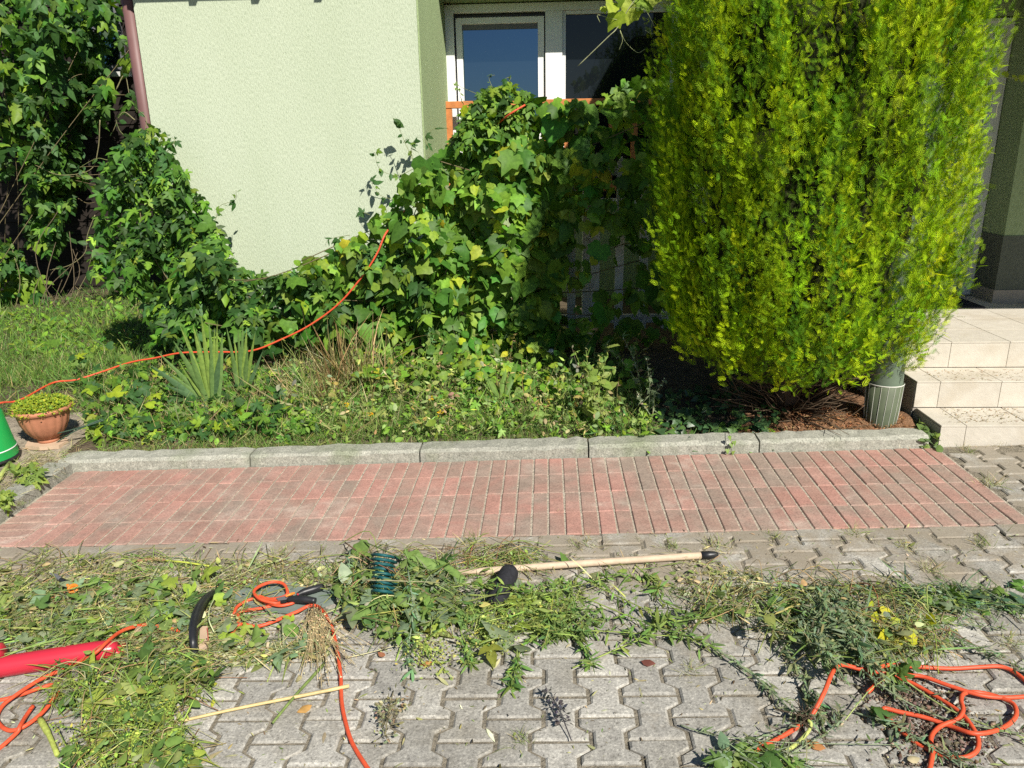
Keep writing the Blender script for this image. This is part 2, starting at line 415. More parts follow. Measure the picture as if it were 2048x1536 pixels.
def slab(x0, x1, y0, y1, dz, n=1):  # sheet on the yard slope
    b = Bag(); b.quads([(x0, y0, G(x0) + dz), (x1, y0, G(x1) + dz), (x1, y1, G(x1) + dz), (x0, y1, G(x0) + dz)], [(0, 1, 2, 3)]); return b
# ---- grey pavers
PX, PY, PW = .0728, .2050, .1320
PH = .1790
Yf = -4 * PY                        # front edge of the red strip
paving = struct(slab(-4.2, 5.2, -4.6, Yf, -.0075).obj('grey_paving', M_joint), 'grey concrete interlocking paving of the yard, weeds in its joints', 'paving')
def paver_mesh():
    w_, a, h = PW / 2 - .0062, .0185, PH / 2 - .0048
    q = PH / 2
    half = [(w_ + a, -h), (w_ + a, -q * .635), (w_ - a, -q * .365), (w_ - a, q * .365), (w_ + a, q * .635), (w_ + a, h)]
    out = half + [(-x, y) for x, y in half[::-1]]
    n = len(out); V = []; ctr = np.array(out)
    for ins, z in ((.0065, 0.), (0, -.005), (0, -.013)):
        for x, y in out:
            V.append((x - math.copysign(ins, x), y - (math.copysign(ins, y) if abs(y) > h * .9 else 0), z))
    Q = []
    for k in range(2):
        for i in range(n):
            j = (i + 1) % n; Q.append((k * n + j, k * n + i, (k + 1) * n + i, (k + 1) * n + j))
    top = [(0, 1, 10, 11), (1, 2, 9, 10), (2, 3, 8, 9), (3, 4, 7, 8), (4, 5, 6, 7)]
    return Bag().quads(V, Q + top).mesh('paver', M_paver)
pm = paver_mesh(); hm = None
def half_paver_mesh():              # straight half stone along the red edge
    return Bag().box(-PW / 2 - .010, PW / 2 + .010, -.043, .043, -.013, 0, (1, 1, 1), .004).mesh('paver', M_paver)
hm = half_paver_mesh()
slope = Matrix.Rotation(-math.atan(SX), 4, 'Y')
cand = []
for ci in range(-26, 27):
    x = ci * PW + .046
    y = Yf - .092 - (PH / 2 if ci % 2 else 0)
    if ci % 2: cand.append((x, Yf - .046, hm))
    for k in range(19):
        cand.append((x, y - k * PH - (.0 if ci % 2 == 0 else .001), pm))
# strip to the right of the red bricks, up to the steps
for ci in range(0, 18):
    x = 2.118 + PW * (ci + .62)
    y0 = .02 - (.092 if ci % 2 else .092 + PH / 2)
    for k in range(6):
        y = y0 - k * PH
        if y - PH / 2 > Yf - .02: cand.append((x, y, pm))
cand.sort(key=lambda c: (c[0] - CAM[0]) ** 2 * .6 + (c[1] - CAM[1] - 1.7) ** 2)
def inview(x, y):
    d = np.array([x, y, G(x)]) - CAM; z = d @ fw
    return z > .5 and abs(d @ rt) / z < 1100 / FPX and abs(d @ up) / z < 850 / FPX
vis = [c for c in cand if inview(c[0], c[1])]; rest = [c for c in cand if not inview(c[0], c[1])]
PAVED = []
bagrest = Bag(); 
def place_piece(me, name, parent, x, y, dz=0, rz=0., j=.0015):
    o = link(name, me, parent)
    o.matrix_basis = Matrix.Translation((x, y, G(x) + dz + random.gauss(0, j))) @ slope @ Matrix.Rotation(rz + random.gauss(0, .006), 4, 'Z') @ Matrix.Rotation(random.gauss(0, .007), 4, 'X') @ Matrix.Rotation(random.gauss(0, .007), 4, 'Y')
    return o
for x, y, me in vis[:298]: place_piece(me, 'paver', paving, x, y)
V0 = np.array([v.co[:] for v in pm.vertices]); F0 = np.array([p.vertices[:] for p in pm.polygons])
for x, y, me in vis[298:] + rest:
    if me is pm: bagrest.add(V0 + np.array([x, y, 0]) + np.array([0, 0, 1]) * (G(x + V0[:, :1] * 0).reshape(-1, 1) + SX * V0[:, :1] + random.gauss(0, .0015)), F0)
if bagrest.n: tag(bagrest.obj('outer_pavers', M_paver, paving), kind='stuff')

# ---- red brick strip
struct(slab(2.12, 5.2, Yf + .001, .018, -.0075).obj('side_paving', M_joint), 'paving of grey stones between the red bricks and the steps', 'paving')
strip = struct(slab(-2.42, 2.118, Yf, .0, -.0048).obj('brick_strip', M_sand), 'red brick parking strip in four rows beside the kerb', 'paving')
bm_ = Bag().box(-PX / 2 + .0040, PX / 2 - .0040, -PY / 2 + .0018, PY / 2 - .0018, -.013, 0, (1, 1, 1), .0035).mesh('brick', M_brick)
for r_ in range(4):
    k0 = -33 if r_ == 0 else -30
    for k in range(k0, 29):
        place_piece(bm_, 'brick', strip, (k + .5) * PX + .0, -(r_ + .5) * PY, 0, 0, .0010)
for i in range(8):
    place_piece(bm_, 'brick', strip, -30 * PX - PY / 2 - .002, -PY - (i + .55) * PX * 1.045, 0, math.pi / 2)
# narrow edging between the red strip and the grey stones on the right
# ---- kerbs
kerb = thing('kerb', (0, .06, 0), 'low weathered concrete kerb between the red bricks and the garden bed', 'kerb')
kj = [-2.50, -1.439, -.528, .356, 1.228, 2.075]
for a, c_ in zip(kj[:-1], kj[1:]):
    b = Bag(); a += .004; c_ -= .004; n = 16; V = []; Q = []
    prof = [(.002, -.06), (.004, .048), (.018, .064), (.122, .066), (.126, -.06)]
    for i in range(n + 1):
        x = a + (c_ - a) * i / n; e = .006 if i in (0, n) else 0
        for j, (yy, zz) in enumerate(prof):
            wob = random.gauss(0, .0022) if 0 < j < 4 else 0
            V.append((x, yy + e * (j in (1, 2)) + wob, G(x) + zz + wob - e * (j in (2, 3))))
    m_ = len(prof)
    for i in range(n):
        for j in range(m_ - 1): Q.append((i * m_ + j, (i + 1) * m_ + j, (i + 1) * m_ + j + 1, i * m_ + j + 1))
    Q += [tuple(range(m_))[::1], tuple(n * m_ + j for j in range(m_))[::-1]]
    b.quads(V, Q); b.obj('kerb_stone', M_kerb, kerb)
kerb2 = thing('kerb', (-2.46, -.5, G(-2.46)), 'short side kerb at the left end of the red bricks, weeds hanging over it', 'kerb')
for y0, y1 in ((-.62, -.01), (-1.25, -.63)):
    b = Bag(); x0, x1 = -2.535, -2.405
    b.box(x0, x1, y0 + .004, y1 - .004, G(x0) - .08, G(x0) + .068, (1, 1, 1), .01); b.obj('kerb_stone', M_kerb, kerb2)

# ---- garden bed and lawn surface
def bedz(x, y):
    x = np.asarray(x, float); y = np.asarray(y, float)
    z = SX * x + .05 * np.clip((y - .1) / .15, 0, 1) + .07 * np.clip((y - .2) / 1.3, 0, 1)
    z = z + .012 * np.sin(x * 5.1 + y * 3) * np.sin(y * 6.3 - x) * np.clip((y - .15) / .3, 0, 1)
    left = np.clip((-2.5 - x) / .1, 0, 1); z = np.where(y < .1, SX * x + .03 * left, z)
    return z
def patch(x0, x1, y0, y1, nx, ny, f, name, m, parent=None):
    X, Yg = np.meshgrid(np.linspace(x0, x1, nx), np.linspace(y0, y1, ny)); Z = f(X, Yg)
    V = np.stack([X, Yg, Z], -1).reshape(-1, 3); F = []
    for i in range(ny - 1):
        for j in range(nx - 1):
            a = i * nx + j; F += [(a, a + 1, a + nx + 1), (a, a + nx + 1, a + nx)]
    return Bag().add(V, F).obj(name, m, parent, True)
struct(patch(-8, 2.09, .105, 5.6, 90, 50, bedz, 'garden_bed', M_soil), 'soil of the garden bed and lawn behind the kerb', 'garden bed')
struct(patch(-5.5, -2.53, -1.4, .104, 30, 16, lambda x, y: SX * x + .022 + .008 * np.sin(x * 9) * np.sin(y * 11), 'path_soil', M_sandsoil), 'bare sandy soil beside the left kerb', 'soil')
struct(patch(-4.2, -2.56, .105, .75, 20, 12, lambda x, y: bedz(x, y) + .006 + .004 * np.sin(x * 19) * np.sin(y * 17), 'sandy_ground', M_sandsoil), 'pale sandy soil around the bucket and bowl', 'soil')
struct(patch(1.15, 2.088, .128, .9, 26, 20, lambda x, y: bedz(x, y) + .012 + .006 * np.sin(x * 31) * np.sin(y * 27), 'needle_litter', M_needles), 'brown conifer needle litter on the bed beneath the hedge', 'soil')

# =================================================================== BUILDING
WY, RX, LX, WINY = 2.2, -.768, -2.792, 3.73
house = thing('house', (-1, 2.2, 0), 'pale green rendered house with a recessed window bay and olive green reveals', 'house')
Bag().box(LX, RX, WY, 6.5, -.2, 3.05).obj('wall', M_wall, house)
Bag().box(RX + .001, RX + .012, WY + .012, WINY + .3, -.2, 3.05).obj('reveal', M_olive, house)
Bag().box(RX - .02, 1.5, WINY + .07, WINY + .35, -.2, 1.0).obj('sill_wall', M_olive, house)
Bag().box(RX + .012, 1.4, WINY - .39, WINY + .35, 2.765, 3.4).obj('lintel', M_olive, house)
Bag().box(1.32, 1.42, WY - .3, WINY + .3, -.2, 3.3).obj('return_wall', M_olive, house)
Bag().box(LX - .35, RX - .35, WY - .31, WY + .6, 3.05, 3.2).obj('eaves', M_roof, house)
gut = Bag(); gut.box(LX - .4, RX - .3, WY - .39, WY - .311, 3.0, 3.10)
gut.obj('gutter', M_grey, house)
for x in (-2.60, -2.15, -1.7, -1.25): Bag().box(x, x + .05, WY - .385, WY - .315, 2.965, 3.0).obj('gutter_bracket', M_grey, house)
# downpipe
dp = thing('downpipe', (LX - .055, WY + .09, -.1), 'reddish brown downpipe at the left corner of the pale green house', 'downpipe')
Bag().tube([(LX - .058, WY + .06, -.1), (LX - .058, WY + .06, 1.5), (LX - .058, WY + .06, 3.0)], .05, 14).obj('pipe', M_pipe, dp, True)
Bag().tube([(LX - .058, WY + .06, 2.9), (LX - .058, WY + .06, 3.02)], .062, 14).obj('pipe_socket', M_grey, dp, True)
# window
win = thing('window', (.2, WINY, 1.0), 'white framed double window with sky and dark conifer mirrored in its panes', 'window')
def wbox(name, x0, x1, z0, z1, y0, y1, m=M_white, par=win): 
    return Bag().box(x0, x1, WINY + y0, WINY + y1, z0, z1, (1, 1, 1), .004).obj(name, m, par)
zt, zb = 2.755, 1.0
fl, ml, mr, fr_ = -.755, .135, .285, 1.318
fo = wbox('frame', fl, fl + .075, zb, zt, .0, .07)
wbox('frame', fr_ - .07, fr_, zb, zt, .0, .07); wbox('mullion', ml, mr, zb, zt - .0705, -.002, .07)
wbox('frame', fl + .0755, fr_ - .0705, zt - .07, zt, .0, .07); wbox('frame', fl + .0755, ml - .0005, zb, zb + .07, .0, .07); wbox('frame', mr + .0005, fr_ - .0705, zb, zb + .07, .0, .07)
sash = thing('sash', (0, WINY, 1), None, None)
sash.parent = win; sash.matrix_parent_inverse = Matrix.Translation(-Vector(wloc(win)))
def sashpiece(x0, x1, z0, z1): return Bag().box(x0, x1, WINY + .028, WINY + .075, z0, z1, (1, 1, 1), .005).obj('sash_frame', M_white, sash)
s0, s1, t0, t1 = fl + .092, ml - .012, zb + .08, zt - .105
sashpiece(s0, s0 + .055, t0, t1); sashpiece(s1 - .055, s1, t0, t1); sashpiece(s0 + .0555, s1 - .0555, t1 - .055, t1); sashpiece(s0 + .0555, s1 - .0555, t0, t0 + .055)
Bag().box(s0 + .05, s1 - .05, WINY + .052, WINY + .06, t0 + .05, t1 - .05).obj('pane', M_glass, sash)
Bag().box(s0 + .056, s1 - .056, WINY + .044, WINY + .0515, t1 - .1, t1 - .0555).obj('blind', M_grey, sash)
wbox('beading', mr + .001, mr + .03, zb + .0705, zt - .0705, .02, .07); wbox('beading', mr + .0305, fr_ - .071, zt - .1, zt - .0705, .02, .07)
Bag().box(mr + .0, fr_ - .06, WINY + .05, WINY + .06, zb + .05, zt - .06).obj('pane', M_glass2, win)
Bag().box(fl - .0, fr_, WINY + .0705, WINY + .30, 2.7555, 2.7645).obj('head_board', M_grey, win)
Bag().box(fl, fr_, WINY + .085, WINY + .095, zb, 2.764).obj('room_dark_board', M_black, win)  # black board put in for the darkness of the room behind
# railing of the terrace
rail = thing('railing', (.2, 3.6, 1.0), 'orange stained wooden railing in front of the window, mostly overgrown', 'railing')
zr = 1.915
for nm, x0, x1, y0, y1, z0, z1 in (('rail', -.765, 1.3, 3.56, 3.62, zr - .03, zr + .03), ('rail', -.765, 1.3, 3.565, 3.615, 1.15, 1.21), ('post', -.763, -.705, 3.566, 3.614, 1.211, zr - .031), ('post', .9, .955, 3.566, 3.614, 1.211, zr - .031)):
    Bag().box(x0, x1, y0, y1, z0, z1, (1, 1, 1), .004).obj(nm, M_orwood, rail)
for x in np.arange(-.5, .85, .2): Bag().box(x, x + .035, 3.575, 3.605, 1.211, zr - .031).obj('baluster', M_orwood, rail)

# entrance wing with porch
porch = thing('porch', (2.8, 1.9, .47), 'shaded house entrance with olive green pier and porch roof', 'entrance')
DY = 1.9
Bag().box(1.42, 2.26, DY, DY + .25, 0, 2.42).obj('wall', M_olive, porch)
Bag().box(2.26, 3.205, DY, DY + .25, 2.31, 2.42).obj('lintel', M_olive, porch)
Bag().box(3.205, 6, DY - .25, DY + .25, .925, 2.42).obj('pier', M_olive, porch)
Bag().box(3.20, 6.01, DY - .255, DY + .25, .56, .9245).obj('plinth', M_plinth, porch)
Bag().box(3.19, 6.02, DY - .265, DY + .25, .4705, .5595).obj('skirting_tile', M_grout, porch)
Bag().box(2.02, 6, -.35, DY + .25, 2.425, 2.6).obj('porch_roof', M_roof, porch)
door = thing('front_door', (2.7, DY, .47), 'white front door half hidden behind the yellow green conifer', 'door')
for nm, x0, x1, z0, z1, y0, y1 in (('door_frame', 3.135, 3.2, .475, 2.30, .02, .1), ('door_frame', 2.27, 2.33, .475, 2.30, .02, .1), ('door_frame', 2.3305, 3.1345, 2.24, 2.30, .02, .1), ('door_leaf', 2.335, 3.105, .49, 2.235, .06, .1), ('door_panel', 2.45, 2.98, .6, 1.15, .052, .0598), ('door_panel', 2.45, 2.98, 1.28, 2.1, .052, .0598)):
    Bag().box(x0, x1, DY + y0, DY + y1, z0, z1, (1, 1, 1), .003).obj(nm, M_white, door)
Bag().box(2.34, 3.2, DY + .0, DY + .1, .4705, .4745).obj('threshold', M_grey, door)
Bag().tube([(3.02, DY + .05, 1.5), (3.02, DY + .02, 1.5), (2.92, DY + .02, 1.5)], .01, 8).obj('handle', M_grey, door)
# steps
steps = thing('steps', (2.6, .3, .06), 'three beige tiled entrance steps with dirty treads', 'steps')
T = .008
Z1, Z2, Z3 = .174, .321, .470
ST = [(2.129, .026, .305, .03, Z1, 2.129 + .125), (2.115, .305, .570, Z1, Z2, 2.115 + .123), (1.98, .570, DY + .02, Z2, Z3, 2.115 - .03)]
for i, (x0, y0, y1, z0, z1, j0) in enumerate(ST):
    Bag().box(x0 + .001, 5.5, y0 + .007, max(y1, DY) if i < 2 else y1, -.1 if i == 0 else z0 - .02, z1 - T).obj('step_core', M_grout, steps)
    Bag().box(x0 - .002, x0 + .0008, y0 + .012, y1 if i == 2 else y1 + .25, -.1, z1 - T - .003).obj('side_render', M_slab, steps)
    xs = [x0]; x = j0 + (.0 if i < 2 else .0)
    while x < 5.4: xs.append(x); x += .318
    for a, c_ in zip(xs[:-1], xs[1:]):
        o = Bag().box(a + .0015, c_ - .0015, y0, y0 + .0068, z0 + (.0015 if i else -.05), z1 - T - .001, (1, 1, 1), .0012).obj('riser_tile', M_tile, steps)
        yy = [y0 - .003, y1 - .002] if i < 2 else [y0 - .003, y0 + .295, y0 + .60, y0 + .9, y1 - .02]
        for p0, p1 in zip(yy[:-1], yy[1:]):
            Bag().box(a + .0015, c_ - .0015, p0 + .001, p1 - .001, z1 - T, z1 + random.gauss(0, .0004), (1, 1, 1), .0015).obj('tread_tile', M_tile, steps)
tag(Bag().box(2.35, 3.05, 1.45, 1.85, Z3 + .002, Z3 + .014, (1, 1, 1), .004).obj('dark_panel', M_mesh), 'thin dark panel lying flat before the front door', 'dark_panel')  # thin dark rectangle laid flat on the landing
# porch column
cx, cy = 1.93, .265
colm = thing('porch_column', (cx, cy, bedz(cx, cy)), 'round sage green porch column with pale striped sleeve at its foot', 'column')
zc = float(bedz(cx, cy)) - .02
Bag().lathe([(.086, 0), (.086, 2.34)], cx, cy, zc + .235, 36).obj('shaft', M_sage, colm, True)
Bag().lathe([(.080, 0), (.093, .235), (.0865, .237)], cx, cy, zc, 36).obj('sleeve', M_sage2, colm, True)
Bag().lathe([(.0935, 0), (.0955, .003), (.0935, .006)], cx, cy, zc + .234, 36).obj('rim', M_seam, colm, True)
for j in range(17):
    t_ = 2 * math.pi * j / 17 + .1
    Bag().tube([(cx + q * math.cos(t_ + k_), cy + q * math.sin(t_ + k_), zc + z) for q, z, k_ in ((.0805, .0, -.1), (.087, .1, -.05), (.0935, .234, 0))], .0011, 5).obj('seam', M_seam, colm)

# shed on the left
shed = thing('shed', (-6, 5.4, -.1), 'black stained wooden shed almost hidden under climbing hop vine', 'shed')
Bag().box(-9.5, -4.46, 5.43, 7.5, -.4, 3.9).obj('shed_wall', M_shed, shed)
for k in range(27):
    z = -.3 + k * .155
    b = Bag(); V = [(-9.5, 5.425, z), (-4.45, 5.425, z), (-4.45, 5.405, z), (-9.5, 5.405, z), (-9.5, 5.425, z + .15), (-4.45, 5.425, z + .15), (-4.45, 5.42, z + .15), (-9.5, 5.42, z + .15)]
    b.quads(V, [(0, 1, 2, 3), (3, 2, 6, 7), (4, 7, 6, 5), (1, 5, 6, 2), (0, 3, 7, 4)]); b.obj('board', M_shed, shed)
Bag().box(-4.449, -4.37, 5.36, 5.45, -.3, 3.9).obj('corner_trim', M_whitewood, shed)
sw = Bag().box(-5.15, -4.55, 5.37, 5.404, 2.42, 3.5).obj('window_frame', M_grey, shed)
for a, c_ in ((-5.10, -4.87), (-4.83, -4.60)): Bag().box(a, c_, 5.36, 5.369, 2.5, 3.42).obj('pane', M_glass, sw)
Bag().box(-5.2, -4.5, 5.28, 5.368, 2.37, 2.419).obj('window_sill', M_whitewood, shed)
Bag().box(-9.7, -4.2, 4.7, 7.6, 3.9, 4.0).obj('roof', M_shed, shed)

# picket fence behind the vine
fence = thing('picket_fence', (.1, 1.86, .1), 'weathered white picket fence swallowed by the broad leaved vine', 'fence')
for k, x in enumerate(np.arange(-.40, 1.25, .172)):
    h = 1.45 + .02 * math.sin(k * 1.7); z0 = .26
    b = Bag(); xx0, xx1 = x, x + .06; y0, y1 = 1.845, 1.865
    V = [(xx0, y0, z0), (xx1, y0, z0), (xx1, y0, h), ((xx0 + xx1) / 2, y0, h + .04), (xx0, y0, h)]; V += [(p, y1, q) for p, _, q in V]
    b.quads(V, [(0, 1, 2, 3, 4), (9, 8, 7, 6, 5), (0, 5, 6, 1), (1, 6, 7, 2), (2, 7, 8, 3), (3, 8, 9, 4), (4, 9, 5, 0)]); b.obj('picket', M_whitewood, fence)
for z in (.30, 1.35): Bag().box(-.45, 1.28, 1.866, 1.9, z, z + .06).obj('rail', M_whitewood, fence)
for x in (-.44, .4, 1.2): Bag().box(x, x + .07, 1.901, 1.97, -.1, 1.40).obj('post', M_whitewood, fence)

# =================================================================== CLIMBERS
TOCAM = nrm(np.array([.05, -.8, .35]))
def vine(name, label, cat, polys, yfront, yback, n_parts, n_rest, protos, bases, wts, size, group=None, seed=3, stems=10, inner=.45, mt=None, bulge=.16, base=None, nvec=(.12, -.75, .45)):
    mt = mt or M_leaf
    P = []
    tot = n_parts + n_rest
    area = [abs(sum(p[i][0] * p[(i + 1) % len(p)][1] - p[(i + 1) % len(p)][0] * p[i][1] for i in range(len(p)))) for p, _ in polys]
    wsum = sum(a * q for a, (_, q) in zip(area, polys))
    for a, (p, q) in zip(area, polys): P.append(fill_poly(max(3, int(tot * a * q / wsum)), p))
    P = np.concatenate(P); k = len(P); P = P[rng.permutation(k)]
    Yf_ = yfront(P) if callable(yfront) else np.full(k, yfront)
    pos0 = at_many(P, Yf_)
    bl = vnoise(pos0 * np.array([1, .3, 1]), seed, 5.5)
    depth = np.where(rng.random(k) < inner, rng.random(k), np.abs(rng.normal(0, .10, k)))
    Y = Yf_ + bulge * bl + np.clip(depth, 0, 1) * (yback - Yf_)
    Tm = at_many(P, Y)
    nn = np.array(nvec)[None] + rng.normal(0, .5, (k, 3)); nn[:, 0] += .25 * vnoise(pos0, seed + 1, 7); 
    dd = np.array([0, -.25, -1.])[None] + rng.normal(0, .45, (k, 3))
    sc = size * np.exp(rng.normal(0, .28, k)); M = frames(nn, dd) * sc[:, None, None]
    order = np.argsort(depth - .35 * sc / size)            # the largest and foremost become parts of their own
    sel, oth = order[:n_parts], order[n_parts:]
    bx = np.asarray(base if base is not None else (pos0[:, 0].mean(), float(Yf_.mean()) + .2, 0))
    root = thing(name, bx, label, cat, group)
    pal = [tuple(c) for c in palette(14, bases, wts, .16, .08)]
    leaf_parts(root, protos, M[sel], Tm[sel], pal, mt)
    b = Bag(); pi = rng.integers(len(protos), size=len(oth)); C = palette(len(oth), bases, wts, .2, .1)
    for j, pr in enumerate(protos):
        q = oth[pi == j]; b.inst(pr, M[q], Tm[q], C[pi == j])
    tag(b.obj('foliage', mt, root), kind='stuff')
    if stems:
        b = Bag()
        for _ in range(stems):
            i, j = rng.integers(k, size=2); A = Tm[i].copy(); B = Tm[j].copy(); A[1] += .08; B[1] += .08
            A[2] = min(A[2], B[2]); mid = (A + B) / 2 + rng.normal(0, .07, 3)
            b.tube(smooth_path([A, mid, B], 6), .0035, 5, (.16, .13, .07))
        b.obj('stems', M_bark, root)
    return root
def shoot(parent, px, Y, protos, colr, lsz=.05, rad=.0022, n=7, stemc=(.20, .22, .08)):
    """a loose shoot or tendril with its own small leaves"""
    Pt = smooth_path([at(x, y, Y + .03 * math.sin(i)) for i, (x, y) in enumerate(px)], 6)
    Bag().tube(Pt, np.linspace(rad, rad * .5, len(Pt)), 5, stemc).obj('shoot', M_stem, parent)
    if n:
        q = Pt[rng.integers(len(Pt) // 4, len(Pt), n)] + rng.normal(0, .008, (n, 3))
        M = frames(np.array([0, -.7, .5]) + rng.normal(0, .5, (n, 3)), rng.normal(0, .7, (n, 3)) + np.array([0, 0, -.3])) * (lsz * np.exp(rng.normal(0, .3, n)))[:, None, None]
        leaf_parts(parent, protos, M, q, colr, M_leaf)

G_DARK, G_MID, G_LITE, G_YEL, G_BLUE = (.035, .088, .018), (.08, .178, .026), (.18, .31, .036), (.31, .39, .03), (.058, .132, .038)
# broad leaved vine over the picket fence
V1 = vine('broad_leaved_vine', 'large broad leaved green vine heaped over the white picket fence in front of the window', 'vine',
     [([(560, 540), (640, 500), (700, 475), (760, 415), (800, 355), (835, 330), (850, 300), (905, 280), (940, 205), (985, 190), (1050, 205), (1180, 200), (1260, 150), (1330, 160), (1380, 300), (1390, 560), (1360, 600), (1310, 600), (1300, 560), (1290, 420), (1150, 420), (1120, 560), (1120, 690), (1090, 715), (900, 735), (760, 715), (660, 680), (560, 650)], 1.),
      ([(860, 330), (1110, 230), (1120, 690), (860, 700)], .9), ([(1130, 410), (1340, 420), (1340, 690), (1120, 690)], .38)],
     lambda P: 1.50 + .12 * (P[:, 1] < 300), 1.82, 300, 1900, GRAPES + GRAPES2[:3] + HOPS[:3] + [OVATE], [(.11, .225, .03), G_LITE, G_YEL, G_MID], [4, 5, 1.3, 2.2], .100, None, 3, 22, .35, base=(.1, 1.75, .1), bulge=.13)
pal_y = [tuple(c) for c in palette(6, [G_LITE, G_YEL], [1, 1], .15, .08)]; pal_g = [tuple(c) for c in palette(6, [G_MID, G_BLUE], [1, 1], .15, .08)]
# hop growing on top of it
V2 = vine('hop_vine', 'fine leaved hop tuft climbing over the orange railing in front of the blue window pane', 'vine',
     [([(895, 290), (940, 215), (960, 178), (1000, 163), (1045, 175), (1070, 205), (1060, 250), (960, 300)], 1.)], 1.55, 1.85, 110, 260, [HOP, HOP5], [G_MID, G_DARK, G_LITE], [3, 1.5, 1.4], .062, 'hop climbing the house', 5, 5, .5, base=(-.1, 1.7, 1.3), bulge=.06)
for px in ([(960, 190), (930, 178), (912, 170), (905, 182)], [(1005, 172), (1010, 158), (1022, 155), (1016, 165)], [(985, 176), (978, 155), (990, 150)], [(960, 215), (925, 200), (920, 182)]):
    shoot(V2, px, 1.6, [HOP], pal_g, .03, .0018, 3)
# the low hop bank against the wall
V3 = vine('hop_vine', 'dark green hop bank running low along the foot of the pale green wall', 'vine',
     [([(400, 480), (440, 500), (480, 535), (530, 545), (590, 540), (640, 515), (700, 490), (780, 470), (860, 500), (860, 640), (760, 690), (640, 690), (520, 700), (420, 700), (340, 690), (340, 560)], 1.)],
     1.52, 2.12, 300, 1150, HOPS + HOPS5 + GRAPES[:2] + [OVATE], [G_DARK, G_MID, G_BLUE, G_LITE], [2.6, 3.2, 2, 1.4], .084, 'hop climbing the house', 8, 12, .4, base=(-1.6, 1.8, 0), bulge=.15)
V4 = vine('hop_vine', 'tall hop clump piled up against the corner by the brown downpipe', 'vine',
     [([(300, 248), (335, 275), (360, 310), (385, 370), (415, 400), (440, 470), (480, 540), (470, 640), (330, 660), (290, 600), (190, 545), (185, 480), (205, 400), (190, 370), (215, 320), (240, 280), (270, 262)], 1.),
      ([(290, 600), (400, 560), (400, 690), (300, 690)], .8)],
     lambda P: 1.62 + .35 * np.clip((560 - P[:, 1]) / 300, 0, 1), 2.3, 300, 1000, HOPS + HOPS5, [G_DARK, G_MID, G_LITE, G_BLUE], [2.2, 3.4, 2.0, 1.4], .080, 'hop climbing the house', 12, 12, .4, base=(-2.7, 2.0, -.05), bulge=.18)
for px, Y, n in (([(400, 470), (430, 440), (440, 412), (470, 400), (472, 380)], 1.9, 8), ([(255, 275), (240, 262), (232, 240)], 1.95, 3), ([(290, 262), (292, 235), (270, 215)], 2.0, 2), ([(345, 290), (350, 280), (342, 275)], 1.95, 3), ([(215, 320), (190, 318), (150, 345), (175, 360)], 2.0, 6)):
    shoot(V4, px, Y, [HOP, OVATE], pal_g, .045, .0022, n)
for px, Y, n in (([(830, 330), (812, 290), (800, 262), (786, 236)], 2.0, 9), ([(840, 330), (800, 350), (770, 345), (755, 330), (750, 305)], 2.0, 9), ([(790, 400), (760, 390), (742, 365)], 1.9, 5), ([(740, 430), (725, 425), (715, 432)], 1.9, 4), ([(700, 470), (660, 478), (650, 490)], 1.9, 5), ([(860, 300), (850, 275), (870, 255)], 1.7, 3), ([(830, 330), (822, 300), (828, 280)], 2.05, 10)):
    shoot(V3 if px[0][0] < 760 else V1, px, Y, [OVATE, HOP], pal_g, .05, .0022, n)
# hop covering the shed
V5 = vine('hop_vine', 'huge hop curtain hanging over the dark shed at the far left', 'vine',
     [([(-60, -30), (240, -30), (232, 30), (205, 60), (215, 130), (222, 190), (205, 245), (172, 265), (160, 310), (175, 360), (150, 400), (125, 470), (95, 520), (60, 470), (45, 330), (20, 250), (-60, 260)], 1.),
      ([(-60, 250), (30, 240), (25, 350), (-60, 380)], .6), ([(-60, 470), (25, 480), (70, 540), (95, 620), (60, 640), (-60, 680)], 1.3), ([(40, 280), (150, 280), (150, 400), (100, 500), (50, 470)], .8),
      ([(250, 190), (275, 195), (290, 240), (262, 225)], .5), ([(205, 0), (262, 0), (272, 110), (250, 120), (225, 60)], .35)],
     lambda P: 4.35 + .003 * np.clip(P[:, 0], 0, 300) + .2 * np.sin(P[:, 0] * .05), 5.1, 300, 1300, HOPS + HOPS5[:2] + [OVATE], [G_DARK, G_MID, G_LITE, G_BLUE], [3, 3, 1.2, 1.5], .120, 'hop climbing the house', 17, 26, .4, base=(-5.4, 4.7, -.1), bulge=.3, nvec=(.25, -.8, .25))
for px, n in (([(200, 240), (196, 300), (180, 340), (120, 350), (70, 330)], 8), ([(190, 430), (175, 470), (170, 505), (140, 530), (100, 540)], 6), ([(150, 600), (160, 575), (175, 545), (185, 500)], 6), ([(165, 600), (160, 610), (150, 590), (163, 575)], 3), ([(232, 180), (250, 150), (262, 200), (280, 180)], 5), ([(30, 620), (40, 560), (25, 500)], 5), ([(270, 240), (245, 225), (225, 265)], 4)):
    shoot(V5, px, 4.5, [HOP, OVATE], pal_g, .08, .006, n, (.22, .2, .1))
b = Bag()
for _ in range(9):
    x0 = rng.uniform(60, 130); A = gnd(x0, 640, .05); B = at(rng.uniform(60, 160), rng.uniform(400, 600), 4.6)
    b.tube(smooth_path([A, (A + B) / 2 + rng.normal(0, .1, 3), B], 5), .004, 5, (.12, .095, .06))
b.obj('dry_stems', M_bark, V5)

